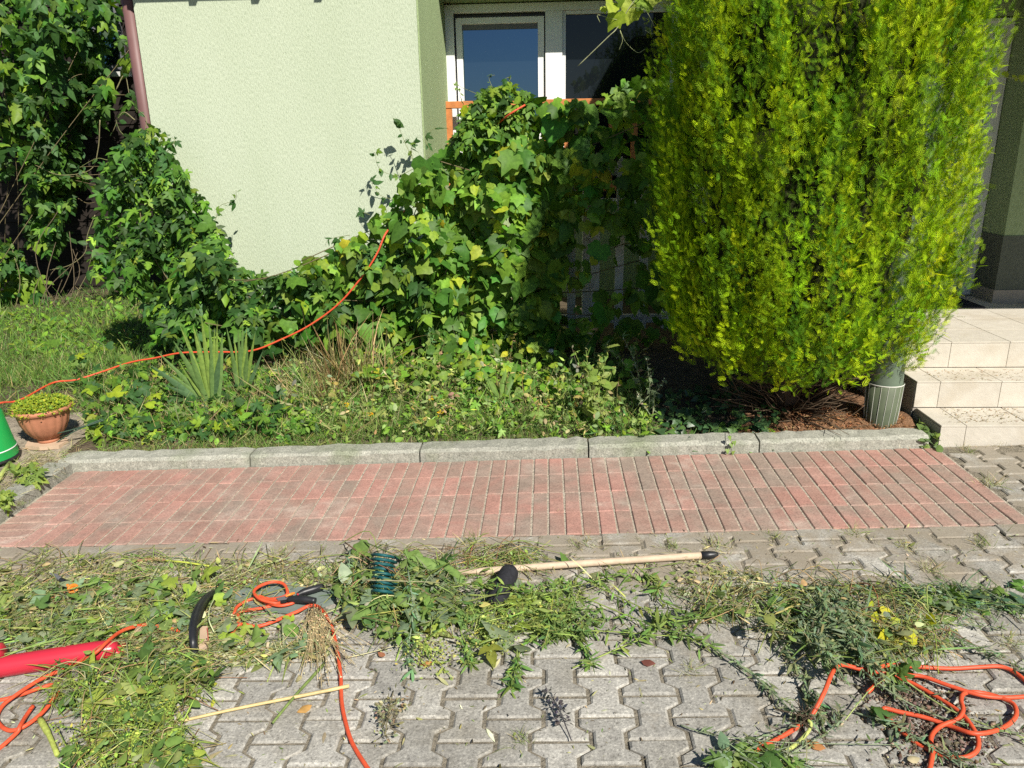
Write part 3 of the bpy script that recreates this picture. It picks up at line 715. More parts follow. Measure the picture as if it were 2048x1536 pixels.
# vine shoot hanging into the picture at the top
VS = thing('grape_vine_shoot', at(1260, -20, .95), 'sunlit yellow green grape vine shoot hanging from above beside the conifer', 'vine')
Bag().tube(smooth_path([at(1330, -160, .95), at(1300, -40, .95), at(1262, 10, .95), at(1235, 55, .95), at(1215, 75, .95), at(1156, 132, 1.0)], 8), .0026, 6, (.35, .36, .2)).obj('stem', M_stem, VS)
for px in ([(1240, 60), (1252, 85), (1275, 105), (1290, 98)], [(1262, 15), (1290, 20), (1310, 55)], [(1240, 62), (1245, 80), (1238, 100)], [(1235, 40), (1215, 35), (1195, 30), (1200, 45)], [(1290, 60), (1305, 68), (1318, 60)]):
    Bag().tube(smooth_path([at(x, y, .95) for x, y in px], 5), .0015, 5, (.35, .38, .18)).obj('tendril', M_stem, VS)
pl = [(1238, 45, .125), (1268, 28, .13), (1296, 22, .12), (1252, 8, .11), (1285, -8, .13), (1310, 0, .12), (1228, 28, .09), (1206, 38, .045), (1270, -20, .12), (1330, -30, .12)]
q = np.array([at(x, y - 25, .95 + .03 * (i % 3)) for i, (x, y, s_) in enumerate(pl)])
leaf_parts(VS, [GRAPE2, GRAPE], frames(np.array([.15, -.7, .5]) + rng.normal(0, .35, (len(pl), 3)), np.array([-.2, 0, -1]) + rng.normal(0, .4, (len(pl), 3))) * np.array([p[2] for p in pl])[:, None, None], q, [(.27, .36, .03), (.20, .31, .035), (.33, .40, .04)], M_leaf)
VS2 = thing('vine_sprig', at(2000, 150, .3), 'tiny yellow green sprig reaching out of the conifer towards the door', 'vine')
Bag().tube(smooth_path([at(1960, 146, .3), at(1990, 150, .3), at(2010, 155, .3), at(2048, 157, .3), at(2090, 160, .3)], 5), .0014, 5, (.4, .4, .15)).obj('stem', M_stem, VS2)
Bag().tube(smooth_path([at(2009, 155, .3), at(2003, 190, .3), at(1994, 215, .3), at(1993, 235, .3)], 5), .0009, 5, (.4, .4, .2)).obj('tendril', M_stem, VS2)
leaf_parts(VS2, [GRAPE2], frames(np.array([[0, -.8, .3], [.2, -.7, .4], [0, -.8, .3]]), np.array([[.4, 0, .5], [.3, 0, .2], [0, 0, -1]])) * .036, np.array([at(2008, 152, .3), at(2028, 157, .3), at(2045, 150, .3)]), [(.38, .42, .04)], M_leaf)

# =================================================================== CONIFER
CX, CY = 1.468, .43
con = thing('conifer', (CX, CY, float(bedz(CX, CY))), 'big rounded yellow green conifer between the vine and the entrance steps', 'conifer')
Bag().tube(smooth_path([(CX, CY, -.05), (CX + .02, CY, .5), (CX, CY, 1.6), (CX, CY, 2.9)], 6), np.linspace(.07, .02, 19), 10, (.13, .08, .05)).obj('trunk', M_bark, con)
def spray_proto():
    V = []; F = []; sh = []; b = lambda p, q, w, s0, s1: None
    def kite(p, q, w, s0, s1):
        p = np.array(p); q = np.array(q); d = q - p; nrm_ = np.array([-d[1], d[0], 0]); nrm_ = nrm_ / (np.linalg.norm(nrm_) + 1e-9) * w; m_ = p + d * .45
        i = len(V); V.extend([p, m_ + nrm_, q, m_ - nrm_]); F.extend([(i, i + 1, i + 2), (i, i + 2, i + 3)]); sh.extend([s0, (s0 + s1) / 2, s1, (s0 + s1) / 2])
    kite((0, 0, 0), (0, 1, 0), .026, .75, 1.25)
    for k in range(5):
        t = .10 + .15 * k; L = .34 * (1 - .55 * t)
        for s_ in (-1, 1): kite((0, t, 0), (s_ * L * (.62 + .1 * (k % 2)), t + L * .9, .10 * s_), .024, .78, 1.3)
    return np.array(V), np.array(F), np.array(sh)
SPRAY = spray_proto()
zk = np.array([.30, .40, .55, .75, 1.0, 1.3, 1.7, 2.1, 2.45, 2.75, 3.0]); rk = np.array([.36, .48, .57, .63, .665, .685, .695, .685, .60, .42, .12])
Np = 2300
zz = rng.uniform(.46, 2.95, Np * 2); keep = rng.random(Np * 2) < np.interp(zz, zk, rk) / .84; zz = zz[keep][:Np]; Np = len(zz)
th = rng.uniform(0, 6.283, Np); rad_ = np.stack([np.cos(th), np.sin(th), np.zeros(Np)], -1)
rr = np.interp(zz, zk, rk) * (1 + .05 * vnoise(np.stack([np.cos(th) * 2, np.sin(th) * 2, zz * 1.2], -1), 5, 2.2)) * (1 + .085 * vnoise(np.stack([np.cos(th), np.sin(th), zz * .22], -1), 9, 8.)) * rng.choice([.82, .92, 1.0], Np, p=[.3, .3, .4]) * rng.uniform(.97, 1.03, Np)
pb = np.stack([CX + rr * np.cos(th), CY + rr * np.sin(th), zz - .2 + .12 * np.clip((.8 - zz) / .35, 0, 1)], -1)
ax = nrm(np.array([0, 0, 1.])[None] + rad_ * rng.uniform(.05, .30, Np)[:, None] + rng.normal(0, .07, (Np, 3)))
low = np.clip((.75 - zz) / .4, 0, 1); ax = nrm(ax + rad_ * low[:, None] * .5)
PL = rng.uniform(.22, .46, Np); pcol = palette(Np, [(.25, .38, .005), (.17, .31, .006), (.36, .46, .006), (.09, .20, .007)], [4, 3, 2, 2], .16, .06)
K = 34; tt = (np.arange(K) + .5) / K
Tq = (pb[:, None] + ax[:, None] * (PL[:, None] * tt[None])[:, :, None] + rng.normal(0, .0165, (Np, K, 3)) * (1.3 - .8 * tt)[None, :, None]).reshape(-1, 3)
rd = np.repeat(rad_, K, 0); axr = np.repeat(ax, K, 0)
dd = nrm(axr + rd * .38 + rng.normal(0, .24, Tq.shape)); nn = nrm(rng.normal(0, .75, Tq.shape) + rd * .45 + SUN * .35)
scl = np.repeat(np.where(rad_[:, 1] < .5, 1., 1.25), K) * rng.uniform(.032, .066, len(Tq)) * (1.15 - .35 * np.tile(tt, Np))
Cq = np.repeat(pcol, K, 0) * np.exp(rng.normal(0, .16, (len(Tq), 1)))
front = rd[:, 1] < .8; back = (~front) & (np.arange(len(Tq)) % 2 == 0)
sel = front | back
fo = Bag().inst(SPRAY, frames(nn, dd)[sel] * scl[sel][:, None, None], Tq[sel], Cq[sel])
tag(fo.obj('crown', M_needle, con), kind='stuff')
# dead inner twigs and a solid core, coloured as the shade in the crown's gaps
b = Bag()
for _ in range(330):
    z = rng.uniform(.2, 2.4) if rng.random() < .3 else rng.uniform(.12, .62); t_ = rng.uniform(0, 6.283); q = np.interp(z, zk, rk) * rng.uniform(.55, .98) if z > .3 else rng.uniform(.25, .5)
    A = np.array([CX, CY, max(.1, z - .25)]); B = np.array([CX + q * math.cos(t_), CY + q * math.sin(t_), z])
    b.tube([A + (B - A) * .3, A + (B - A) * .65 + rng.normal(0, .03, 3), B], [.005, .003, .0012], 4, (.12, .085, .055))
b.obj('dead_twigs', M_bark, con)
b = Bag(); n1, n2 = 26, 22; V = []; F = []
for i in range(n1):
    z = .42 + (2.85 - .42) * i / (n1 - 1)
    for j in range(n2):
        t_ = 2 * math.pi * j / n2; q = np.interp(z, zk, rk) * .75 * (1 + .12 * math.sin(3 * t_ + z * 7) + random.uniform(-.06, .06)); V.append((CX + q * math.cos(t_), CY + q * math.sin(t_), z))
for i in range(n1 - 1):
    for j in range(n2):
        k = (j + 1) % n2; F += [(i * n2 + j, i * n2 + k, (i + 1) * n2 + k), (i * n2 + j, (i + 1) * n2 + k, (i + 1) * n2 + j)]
b.add(V, F, (.022, .026, .009)).obj('shade_core', M_bark, con)

# =================================================================== LAWN AND BED PLANTS
def grass(bag, P2, hgt, bases, wts, lean=.35, off=0., zf=bedz, w=1.):
    k = len(P2); T = np.stack([P2[:, 0], P2[:, 1], zf(P2[:, 0], P2[:, 1]) + off], -1)
    pi = rng.integers(len(BLADES), size=k); C = palette(k, bases, wts, .22, .1)
    d = np.array([0, 0, 1.])[None] + rng.normal(0, lean, (k, 3)) * np.array([1, 1, .2]); nn = rng.normal(0, 1, (k, 3))
    Fm = frames(nn, d); Fm = np.stack([Fm[..., 0], Fm[..., 2], Fm[..., 1]], -1)      # blade z -> d
    sc = hgt * np.exp(rng.normal(0, .3, k)); M = Fm * sc[:, None, None]; M[:, :, 0] *= w
    for j, pr in enumerate(BLADES): bag.inst(pr, M[pi == j], T[pi == j], C[pi == j])
    return bag
def px_ground(n, poly, off=.08): P = gnd_many(fill_poly(n, poly), off); return P[:, :2]
GR1, GR2, GR3, STRAW = (.11, .22, .04), (.175, .30, .06), (.23, .31, .09), (.42, .36, .19)
b = Bag()
lawn_poly = [(-160, 600), (60, 640), (200, 578), (420, 585), (420, 700), (330, 730), (230, 800), (60, 790), (-160, 830)]
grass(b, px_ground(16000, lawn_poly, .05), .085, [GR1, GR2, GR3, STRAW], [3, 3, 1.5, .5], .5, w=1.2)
grass(b, np.stack([rng.uniform(-6.8, -3.2, 6000), rng.uniform(1.4, 4.4, 6000)], -1), .09, [GR1, GR2, GR3, STRAW], [3, 3, 1.5, .6], .5, w=1.2)
grass(b, np.stack([rng.uniform(-4.4, -2.45, 3800), rng.uniform(.72, 1.9, 3800)], -1), .085, [GR1, GR2, GR3, STRAW], [2.5, 3, 2, 1.2], .6, w=1.1)
tag(b.obj('lawn', M_grass), 'unmown sunlit lawn grass between the shed and the house', 'grass', kind='stuff')
def leafscatter(bag, P2, hmin, hmax, protos, bases, wts, size, zf=bedz, up=.8):
    k = len(P2); z = zf(P2[:, 0], P2[:, 1]) + rng.uniform(hmin, hmax, k); T = np.stack([P2[:, 0], P2[:, 1], z], -1)
    nn = np.array([.1, -.45, up])[None] + rng.normal(0, .4, (k, 3)); dd = rng.normal(0, 1, (k, 3)) + np.array([0, -.4, -.3])
    M = frames(nn, dd) * (size * np.exp(rng.normal(0, .3, k)))[:, None, None]; pi = rng.integers(len(protos), size=k); C = palette(k, bases, wts, .2, .1)
    for j, pr in enumerate(protos): bag.inst(pr, M[pi == j], T[pi == j], C[pi == j])
    return bag
# lawn weeds
b = Bag(); leafscatter(b, px_ground(900, [(0, 640), (280, 600), (320, 720), (40, 740)], .05), .01, .07, [OVATE, LANCE], [G_MID, G_LITE], [1, 2], .06)
tag(b.obj('lawn_weeds', M_leaf), 'broad leaved weeds in the lawn at the left', 'weeds', kind='stuff')
# creeping hop over the bed by the iris
hopbed = thing('creeping_hop', (-2.1, .7, 0), 'hop creeping over the bed around the foot of the iris', 'ground cover')
P2 = px_ground(170, [(150, 760), (300, 740), (560, 770), (600, 860), (420, 876), (190, 876)], .1); k = len(P2)
T_ = np.stack([P2[:, 0], P2[:, 1], bedz(P2[:, 0], P2[:, 1]) + rng.uniform(.03, .2, k) * (1 - .75 * np.exp(-((P2[:, 0] + 1.95) / .28) ** 2))], -1)
leaf_parts(hopbed, [HOP5, HOP, GRAPE2], frames(np.array([.1, -.5, .8]) + rng.normal(0, .35, (k, 3)), rng.normal(0, 1, (k, 3)) + np.array([0, -.4, -.3])) * (.062 * np.exp(rng.normal(0, .25, k)))[:, None, None], T_, pal_g + pal_y[:2], M_leaf)
b = Bag(); leafscatter(b, px_ground(1500, [(140, 770), (330, 745), (640, 770), (640, 872), (190, 882)], .08), .0, .09, [HOP5, OVATE, HOP], [G_DARK, G_MID, G_LITE], [1.4, 3, 1.6], .046)
tag(b.obj('foliage', M_leaf, hopbed), kind='stuff')
b = Bag(); grass(b, px_ground(4200, [(140, 780), (640, 740), (760, 870), (190, 888)], .06), .12, [GR1, STRAW, GR3, (.28, .22, .11)], [1.4, 2.4, 1.5, 1.6], .9, w=.7)
tag(b.obj('dry_stalks', M_dry, hopbed), kind='stuff')
# grassy edge along the kerb
b = Bag()
edge = [(560, 840), (760, 815), (900, 815), (1080, 820), (1290, 830), (1330, 868), (1180, 880), (900, 885), (560, 890), (360, 892)]
grass(b, px_ground(9000, edge, .06), .055, [GR1, GR2, GR3, STRAW], [3, 3, 2, .6], .9, w=1.1)
grass(b, np.stack([rng.uniform(-2.38, -.9, 1700), .13 + np.abs(rng.normal(0, .06, 1700))], -1), .06, [STRAW, GR3, GR2], [2, 1.5, 1.2], 1.1)
grass(b, np.stack([rng.uniform(-2.35, 1.0, 2600), .135 + np.abs(rng.normal(0, .05, 2600))], -1), .05, [GR2, STRAW, GR3], [2, 1.2, 1.5], 1.1)
grass(b, px_ground(7000, [(560, 720), (900, 700), (1280, 740), (1300, 850), (600, 870)], .09), .11, [GR1, GR2, STRAW, GR3], [2, 2, 1.8, 2.2], .8, w=.7)
tag(b.obj('bed_grass', M_grass), 'fine grass and herbs spilling onto the kerb in front of the vine', 'grass', kind='stuff')
b = Bag()
leafscatter(b, px_ground(620, [(660, 690), (1120, 690), (1240, 740), (1260, 800), (720, 800)], .1), .02, .2, GRAPES2[:3] + [OVATE], [G_MID, G_LITE, G_YEL], [2.5, 3, 1], .058)
leafscatter(b, px_ground(1500, [(560, 760), (1300, 740), (1320, 870), (560, 880)], .08), .0, .12, [LANCE, OVATE], [G_LITE, GR3, STRAW], [2, 2.5, 1], .03)
leafscatter(b, px_ground(1500, [(560, 760), (1300, 740), (1320, 860), (560, 870)], .08), .0, .08, [OVATE, LANCE, HOP5], [G_MID, G_LITE, GR3], [2, 2.5, 2], .035)
for _ in range(150):
    x, y = rng.uniform(560, 1260), rng.uniform(730, 860); A = gnd(x, y, .09); A[2] = float(bedz(A[0], A[1])); L = rng.uniform(.12, .34)
    d = nrm(np.array([rng.normal(0, .3), rng.normal(-.1, .25), 1.])); Pt = smooth_path([A, A + d * L * .5 + rng.normal(0, .01, 3), A + d * L + rng.normal(0, .03, 3)], 4)
    cc = cols(1, [(.32, .36, .12), (.40, .34, .18), (.22, .28, .08)][int(rng.integers(3))])[0]; b.tube(Pt, np.linspace(.0016, .0008, len(Pt)), 4, cc, False)
    k = int(rng.integers(4, 16)); q = Pt[rng.integers(2, len(Pt), k)] + rng.normal(0, .005, (k, 3)); b.inst(LANCE if rng.random() < .6 else OVATE, frames(rng.normal(0, .6, (k, 3)) + np.array([0, -.4, .8]), rng.normal(0, 1, (k, 3))) * rng.uniform(.012, .05, k)[:, None, None], q, cols(k, cc, .2))
tag(b.obj('bed_weeds', M_leaf), 'low leafy weeds in front of the broad leaved vine', 'weeds', kind='stuff')
# tall dry tuft
tuft = thing('dry_grass_tuft', gnd(715, 770, .1), 'tall dry brownish grass tuft before the middle of the vine', 'grass tuft')
b = Bag(); c0 = gnd(715, 775, .1)
grass(b, c0[None, :2] + rng.normal(0, [.11, .05], (420, 2)), .34, [STRAW, (.22, .17, .08), GR3], [2, 2, 1.2], .28, w=.5)
tag(b.obj('blades', M_dry, tuft), kind='stuff')
tuft = thing('dry_grass_tuft', gnd(620, 800, .1), 'low flattened brown grass tuft right of the iris', 'grass tuft')
b = Bag(); c0 = gnd(620, 800, .1)
grass(b, c0[None, :2] + rng.normal(0, [.14, .06], (420, 2)), .20, [STRAW, (.26, .19, .09), GR3], [2.4, 2, 1], .6, w=.6)
tag(b.obj('blades', M_dry, tuft), kind='stuff')
def stalk_plant(name, label, base, tips, lsz, nl, colr, protos, rad=.003, flower=None, cat='weed'):
    root = thing(name, base, label, cat)
    for tip in tips:
        tip = np.asarray(tip, float); mid = (np.asarray(base) + tip) / 2 + rng.normal(0, .015, 3); Pt = smooth_path([base + rng.normal(0, .012, 3) * np.array([1, 1, 0]), mid, tip], 6)
        Bag().tube(Pt, np.linspace(rad, rad * .4, len(Pt)), 5, colr[0]).obj('stem', M_stem, root)
        q = Pt[rng.integers(2, len(Pt), nl)]
        M = frames(np.array([.1, -.5, .7]) + rng.normal(0, .5, (nl, 3)), rng.normal(0, 1, (nl, 3))) * (lsz * np.exp(rng.normal(0, .3, nl)))[:, None, None]
        leaf_parts(root, protos, M, q, colr, M_leaf)
        if flower:
            m_ = 26; q = Pt[-8:][rng.integers(0, 8, m_)] + rng.normal(0, .006, (m_, 3)); b = Bag().inst(OVATE, frames(rng.normal(0, 1, (m_, 3)), rng.normal(0, 1, (m_, 3))) * .014, q, cols(m_, flower)); b.obj('seed_head', M_dry, root)
    return root
pal_w = [(.20, .29, .06), (.15, .25, .05), (.25, .31, .08)]
def up_pts(base, lst, Y): return [at(x, y, Y) for x, y in lst]
B0 = gnd(1190, 845, .1); stalk_plant('tall_weed', 'pale tall weed clump standing right of the vine above the kerb', B0, up_pts(B0, [(1150, 705), (1172, 700), (1200, 712), (1165, 730), (1218, 692), (1185, 740), (1205, 750), (1228, 735)], B0[1] + .03), .05, 12, pal_w, [OVATE, LANCE, GRAPE2], .003, (.30, .31, .12))
B0 = gnd(1300, 830, .1); stalk_plant('tall_weed', 'thin grey green weed stalk standing against the dark shade under the conifer', B0, up_pts(B0, [(1294, 722), (1278, 790), (1330, 760)], B0[1] + .02), .03, 14, [(.24, .29, .17), (.2, .26, .14)], [LANCE, OVATE], .0025, (.34, .36, .25))
B0 = gnd(1290, 790, .1); stalk_plant('tall_weed', 'leaning weed stalk with white tips in front of the shaded pickets', B0, up_pts(B0, [(1245, 672), (1212, 690)], B0[1] + .05), .035, 12, [(.24, .29, .15), (.18, .26, .10)], [LANCE, OVATE], .0022, (.42, .44, .34))
B0 = gnd(855, 800, .1); stalk_plant('thin_weed', 'thin upright stems growing through the middle of the vine', B0, up_pts(B0, [(860, 665), (880, 690), (836, 700)], B0[1] + .1), .05, 8, pal_w, [OVATE], .002)
# dock with long leaves
dock = thing('dock_plant', gnd(1000, 800, .1), 'clump of long lance shaped dock leaves in front of the vine', 'plant')
c0 = gnd(1005, 805, .1); tips = [(965, 735), (990, 720), (1015, 712), (1040, 725), (1060, 745), (975, 770), (1050, 770), (1020, 740), (945, 760), (870, 790)]
for x, y in tips:
    tp = at(x, y, c0[1] + rng.uniform(-.08, .08)); d = tp - c0; L = np.linalg.norm(d)
    leaf_parts(dock, [leaf_proto([(0, 0), (.035, .15), (.085, .45), (.05, .8), (0, 1)], .5, rng.uniform(0, .5), .5)], frames((np.array([0, -.7, .6]) + rng.normal(0, .25, 3))[None], d[None]) * L, c0[None] + rng.normal(0, .01, (1, 3)), [(.12, .22, .045), (.16, .26, .06)], M_leaf)
for x, y, lb in ((862, 798, 'pale yellow flower head beside the dock leaves'), (880, 824, 'yellow flower head lowest above the kerb, below the dock leaves'), (697, 808, 'deep yellow flower head right of the flattened brown tuft'), (742, 828, 'yellow flower head in the grass under the tall dry tuft')):
    q = gnd(x, y, .16); o = thing('yellow_flower', q, lb, 'flower', 'yellow flowers in the bed')
    k = 9; b = Bag().inst(OVATE, frames(np.array([0, -.4, .9]) + rng.normal(0, .3, (k, 3)), rng.normal(0, 1, (k, 3))) * .016, np.tile(q, (k, 1)) + rng.normal(0, .006, (k, 3)), cols(k, (.62, .42, .02), .1)); b.obj('petals', M_leaf, o)
    Bag().tube([q - np.array([0, 0, .09]), q], .0012, 5, (.16, .2, .05)).obj('stem', M_stem, o)
# ivy below the conifer
ivy = thing('ivy', gnd(1440, 840, .08), 'dark glossy ivy creeping on the ground in the conifer shade', 'ivy')
P2 = px_ground(230, [(1310, 800), (1400, 780), (1560, 775), (1590, 820), (1540, 855), (1420, 868), (1330, 868)], .09); k = len(P2)
T_ = np.stack([P2[:, 0], P2[:, 1], bedz(P2[:, 0], P2[:, 1]) + rng.uniform(.015, .07, k)], -1)
leaf_parts(ivy, [IVY], frames(np.array([0, -.5, .8]) + rng.normal(0, .3, (k, 3)), rng.normal(0, 1, (k, 3)) + np.array([0, -.6, -.2])) * (.048 * np.exp(rng.normal(0, .2, k)))[:, None, None], T_, [(.03, .075, .03), (.045, .09, .035), (.08, .15, .04), (.05, .11, .04)], M_ivy)
b = Bag(); leafscatter(b, px_ground(260, [(1180, 855), (1330, 840), (1580, 850), (1570, 876), (1320, 884), (1200, 886)], .07), .0, .03, [IVY, OVATE], [G_MID, G_LITE, G_DARK], [2, 1.6, 2], .035)
tag(b.obj('trailing_leaves', M_ivy, ivy), kind='stuff')
leaf_parts(ivy, [IVY], frames(np.array([.1, -.8, .3]) + rng.normal(0, .3, (6, 3)), rng.normal(0, .4, (6, 3)) + np.array([0, 0, -1])) * .03, np.array([at(x, y, -.02) for x, y in ((1459, 872), (1468, 882), (1462, 886), (1455, 898), (1467, 902), (1462, 914))]), [(.05, .1, .035), (.16, .24, .05)], M_ivy)
Bag().tube(smooth_path([at(1456, 862, .1), at(1460, 876, -.005), at(1463, 890, -.022), at(1461, 915, -.02)], 5), .0015, 5, (.1, .09, .04)).obj('stem', M_stem, ivy)
# needle litter crumbs
b = Bag(); P2 = px_ground(2600, [(1540, 830), (1660, 800), (1790, 820), (1830, 850), (1700, 862), (1440, 872)], .08); k = len(P2)
b.inst(LANCE, lie(k, .5) * rng.uniform(.012, .03, k)[:, None, None], np.stack([P2[:, 0], P2[:, 1], bedz(P2[:, 0], P2[:, 1]) + .02 + rng.uniform(0, .012, k)], -1), palette(k, [(.34, .16, .08), (.22, .11, .06), (.42, .27, .15)], [3, 2, 1]))
tag(b.obj('needle_debris', M_dry), 'reddish brown fallen conifer twigs around the column foot', 'litter', kind='stuff')
# iris
iris = thing('iris', gnd(425, 815, .07), 'iris clump with sword shaped grey green leaves on the left of the bed', 'iris')
def strap(b0, tip, wid, c, sag=.0):
    b0 = np.asarray(b0); tip = np.asarray(tip); n = 7; V = []; F = []
    d = tip - b0; side = nrm(np.cross(d, np.array([0, -1., .15]))) ; nz = nrm(np.cross(side, d))
    for i in range(n + 1):
        t = i / n; p = b0 + d * t + np.array([0, -.02, -sag]) * t * t; ww = .8 * wid * (.45 + .55 * min(1, t * 2.5)) * (1 - max(0, t - .55) / .45) ** .8 / 2 + .0006
        V += [p - side * ww, p + nz * ww * .35, p + side * ww]
        if i: a = 3 * i; F += [(a - 3, a - 2, a + 1), (a - 3, a + 1, a), (a - 2, a - 1, a + 2), (a - 2, a + 2, a + 1)]
    shd = np.linspace(1.15, .95, n + 1).repeat(3)[:, None]
    return Bag().add(V, F, np.asarray(c)[None] * shd)
ib = gnd(428, 818, .06); ib2 = gnd(480, 800, .06)
IR1, IR2, IR3 = (.16, .26, .085), (.25, .36, .085), (.10, .18, .085)
blades = [(ib, (302, 722), .05, IR3, .02), (ib, (340, 742), .035, IR1, 0), (ib, (350, 680), .05, IR1, 0), (ib, (362, 648), .03, IR2, 0), (ib, (388, 645), .042, IR2, 0), (ib, (405, 628), .04, IR2, 0), (ib, (420, 640), .04, IR1, 0), (ib, (378, 690), .045, IR1, 0), (ib, (398, 700), .045, IR2, 0), (ib, (338, 782), .03, IR1, .03), (ib, (328, 758), .04, IR3, .03), (ib, (447, 665), .042, IR1, 0), (ib, (443, 700), .05, IR3, 0), (ib, (432, 655), .035, IR2, 0), (ib, (412, 715), .035, IR2, 0), (ib, (424, 672), .035, IR1, 0),
          (ib, (372, 662), .03, IR2, 0), (ib, (395, 655), .03, IR1, 0), (ib, (410, 690), .03, IR2, 0), (ib, (316, 700), .035, IR1, 0), (ib, (437, 640), .028, IR2, 0), (ib, (418, 705), .03, IR2, 0), (ib, (360, 720), .035, IR2, 0), (ib2, (512, 665), .03, IR2, 0), (ib2, (488, 640), .028, IR1, 0),
          (ib2, (496, 652), .035, IR2, 0), (ib2, (478, 655), .032, IR1, 0), (ib2, (470, 675), .035, IR2, 0), (ib2, (498, 690), .04, IR1, 0), (ib2, (528, 700), .03, IR3, 0), (ib2, (462, 690), .035, IR1, 0), (ib2, (485, 745), .05, IR3, .02), (ib2, (502, 740), .035, IR1, .03), (ib2, (455, 650), .03, IR1, 0)]
for j, (b0, tp, wd, c, sg) in enumerate(blades):
    p0 = b0 + rng.normal(0, .012, 3) * np.array([1, 1, 0]) + np.array([.014, 0, 0]) * ((tp[0] - 428) / 60); strap(p0, at(tp[0], tp[1], b0[1] + .05 * math.sin(j * 2.4)), wd, c, sg).obj('leaf', M_leaf, iris)

# =================================================================== THINGS IN THE GARDEN
# terracotta bowl
pp = gnd(94, 885, .068); px_, py_ = float(pp[0]) , float(pp[1]) + .02; pz = G(px_) + .072
tl = Bag(); n = 7; V = []; 
for z in (0, .022):
    for j in range(n):
        t_ = 2 * math.pi * j / n + .3; q = .115 * (1 + .12 * math.sin(j * 2.3)); V.append((px_ + q * math.cos(t_), py_ - .02 + q * .8 * math.sin(t_), pz - .02 + z))
tl.quads(V, [tuple(range(n))[::-1], tuple(range(n, 2 * n))] + [(j, (j + 1) % n, n + (j + 1) % n, n + j) for j in range(n)])
tag(tl.obj('stone_slab', M_tan), 'pale broken tile slab under the terracotta bowl', 'tile')
pot = thing('flower_pot', (px_, py_, pz), 'ribbed terracotta bowl on a pale slab at the left end of the bed', 'flower pot')
rib = lambda t, z: 1 + (.028 * abs(math.cos(9 * t)) - .02) * (1 if .03 < z < .175 else 0)
Bag().lathe([(.0, 0), (.055, 0), (.058, .012), (.052, .02), (.074, .035), (.104, .07), (.124, .115), (.134, .16), (.137, .18), (.150, .187), (.153, .206), (.145, .21), (.135, .2), (.0, .195)], px_, py_, pz + .002, 108, (1, 1, 1), rib).obj('bowl', M_terra, pot, True)
sed = thing('sedum', (px_, py_, pz + .17), 'yellow green sedum cushion filling the terracotta bowl', 'plant')
k = 2300; t_ = rng.uniform(0, 6.283, k); q = np.sqrt(rng.random(k)) * .158
Tq = np.stack([px_ + q * np.cos(t_), py_ + q * np.sin(t_), pz + .210 + .045 * (1 - (q / .16) ** 2) + rng.normal(0, .007, k) - .012 * (q > .15)], -1)
b = Bag().inst(OVATE, frames(np.array([0, -.3, .8]) + rng.normal(0, .6, (k, 3)), rng.normal(0, 1, (k, 3)) + np.array([0, 0, .7])) * rng.uniform(.010, .022, k)[:, None, None], Tq, palette(k, [(.28, .36, .035), (.19, .29, .04), (.40, .42, .04)], [3, 2, 1.4], .15, .06))
tag(b.obj('cushion', M_leaf, sed), kind='stuff')
Bag().lathe([(0, .02), (.08, .015), (.15, -.01)], px_, py_, pz + .205, 24, (.08, .1, .03)).obj('core', M_bark, sed)
# green bucket
bk = gnd(-28, 915, .05); bx, by, bz = float(bk[0]), float(bk[1]), G(float(bk[0])) + .045
buck = thing('bucket', (bx, by, bz), 'bright green plastic bucket upside down at the left edge', 'bucket')
Bag().lathe([(.0, .27), (.112, .27), (.122, .262), (.150, .07), (.1545, .066), (.158, .05), (.158, .012), (.163, .006), (.160, 0), (.14, 0)], bx, by, bz, 48).obj('body', M_green, buck, True)
Bag().lathe([(.158, .0), (.172, .0), (.172, .012), (.160, .014)], bx, by, bz - .001, 48).obj('rim', M_black, buck, True)
Bag().lathe([(.1575, .056), (.1595, .058), (.1565, .062)], bx, by, bz, 48).obj('seam', M_white, buck, True)
# split cane pieces beside the bucket
for (a, c_) in (((40, 893), (72, 876)), ((-5, 962), (20, 925))):
    A, B = gnd(*a, .04), gnd(*c_, .05); s_ = thing('cut_stalk', A, 'pale green cut stalk lying beside the bucket and bowl' if a[0] > 0 else 'yellow green cut stalk leaning on the bucket rim', 'stalk')
    Bag().tube([A, (A + B) / 2 + np.array([0, 0, .003]), B], .011, 8, (.36, .42, .12)).obj('stalk', M_stem, s_)
for a, m_, c_ in (((205, 838), (150, 858), (70, 876)), ((208, 840), (150, 862), (92, 900))):
    w_ = thing('wire', gnd(*c_, .04), 'thin dark green wire stretched across the terracotta bowl' if c_[0] == 70 else 'second thin wire curving down past the bowl to the slab', 'wire')
    Bag().tube(smooth_path([at(*a, .33), at(*m_, .27), at(*c_, .27)], 6), .0035, 6, (.05, .09, .06)).obj('strand', M_stem, w_)

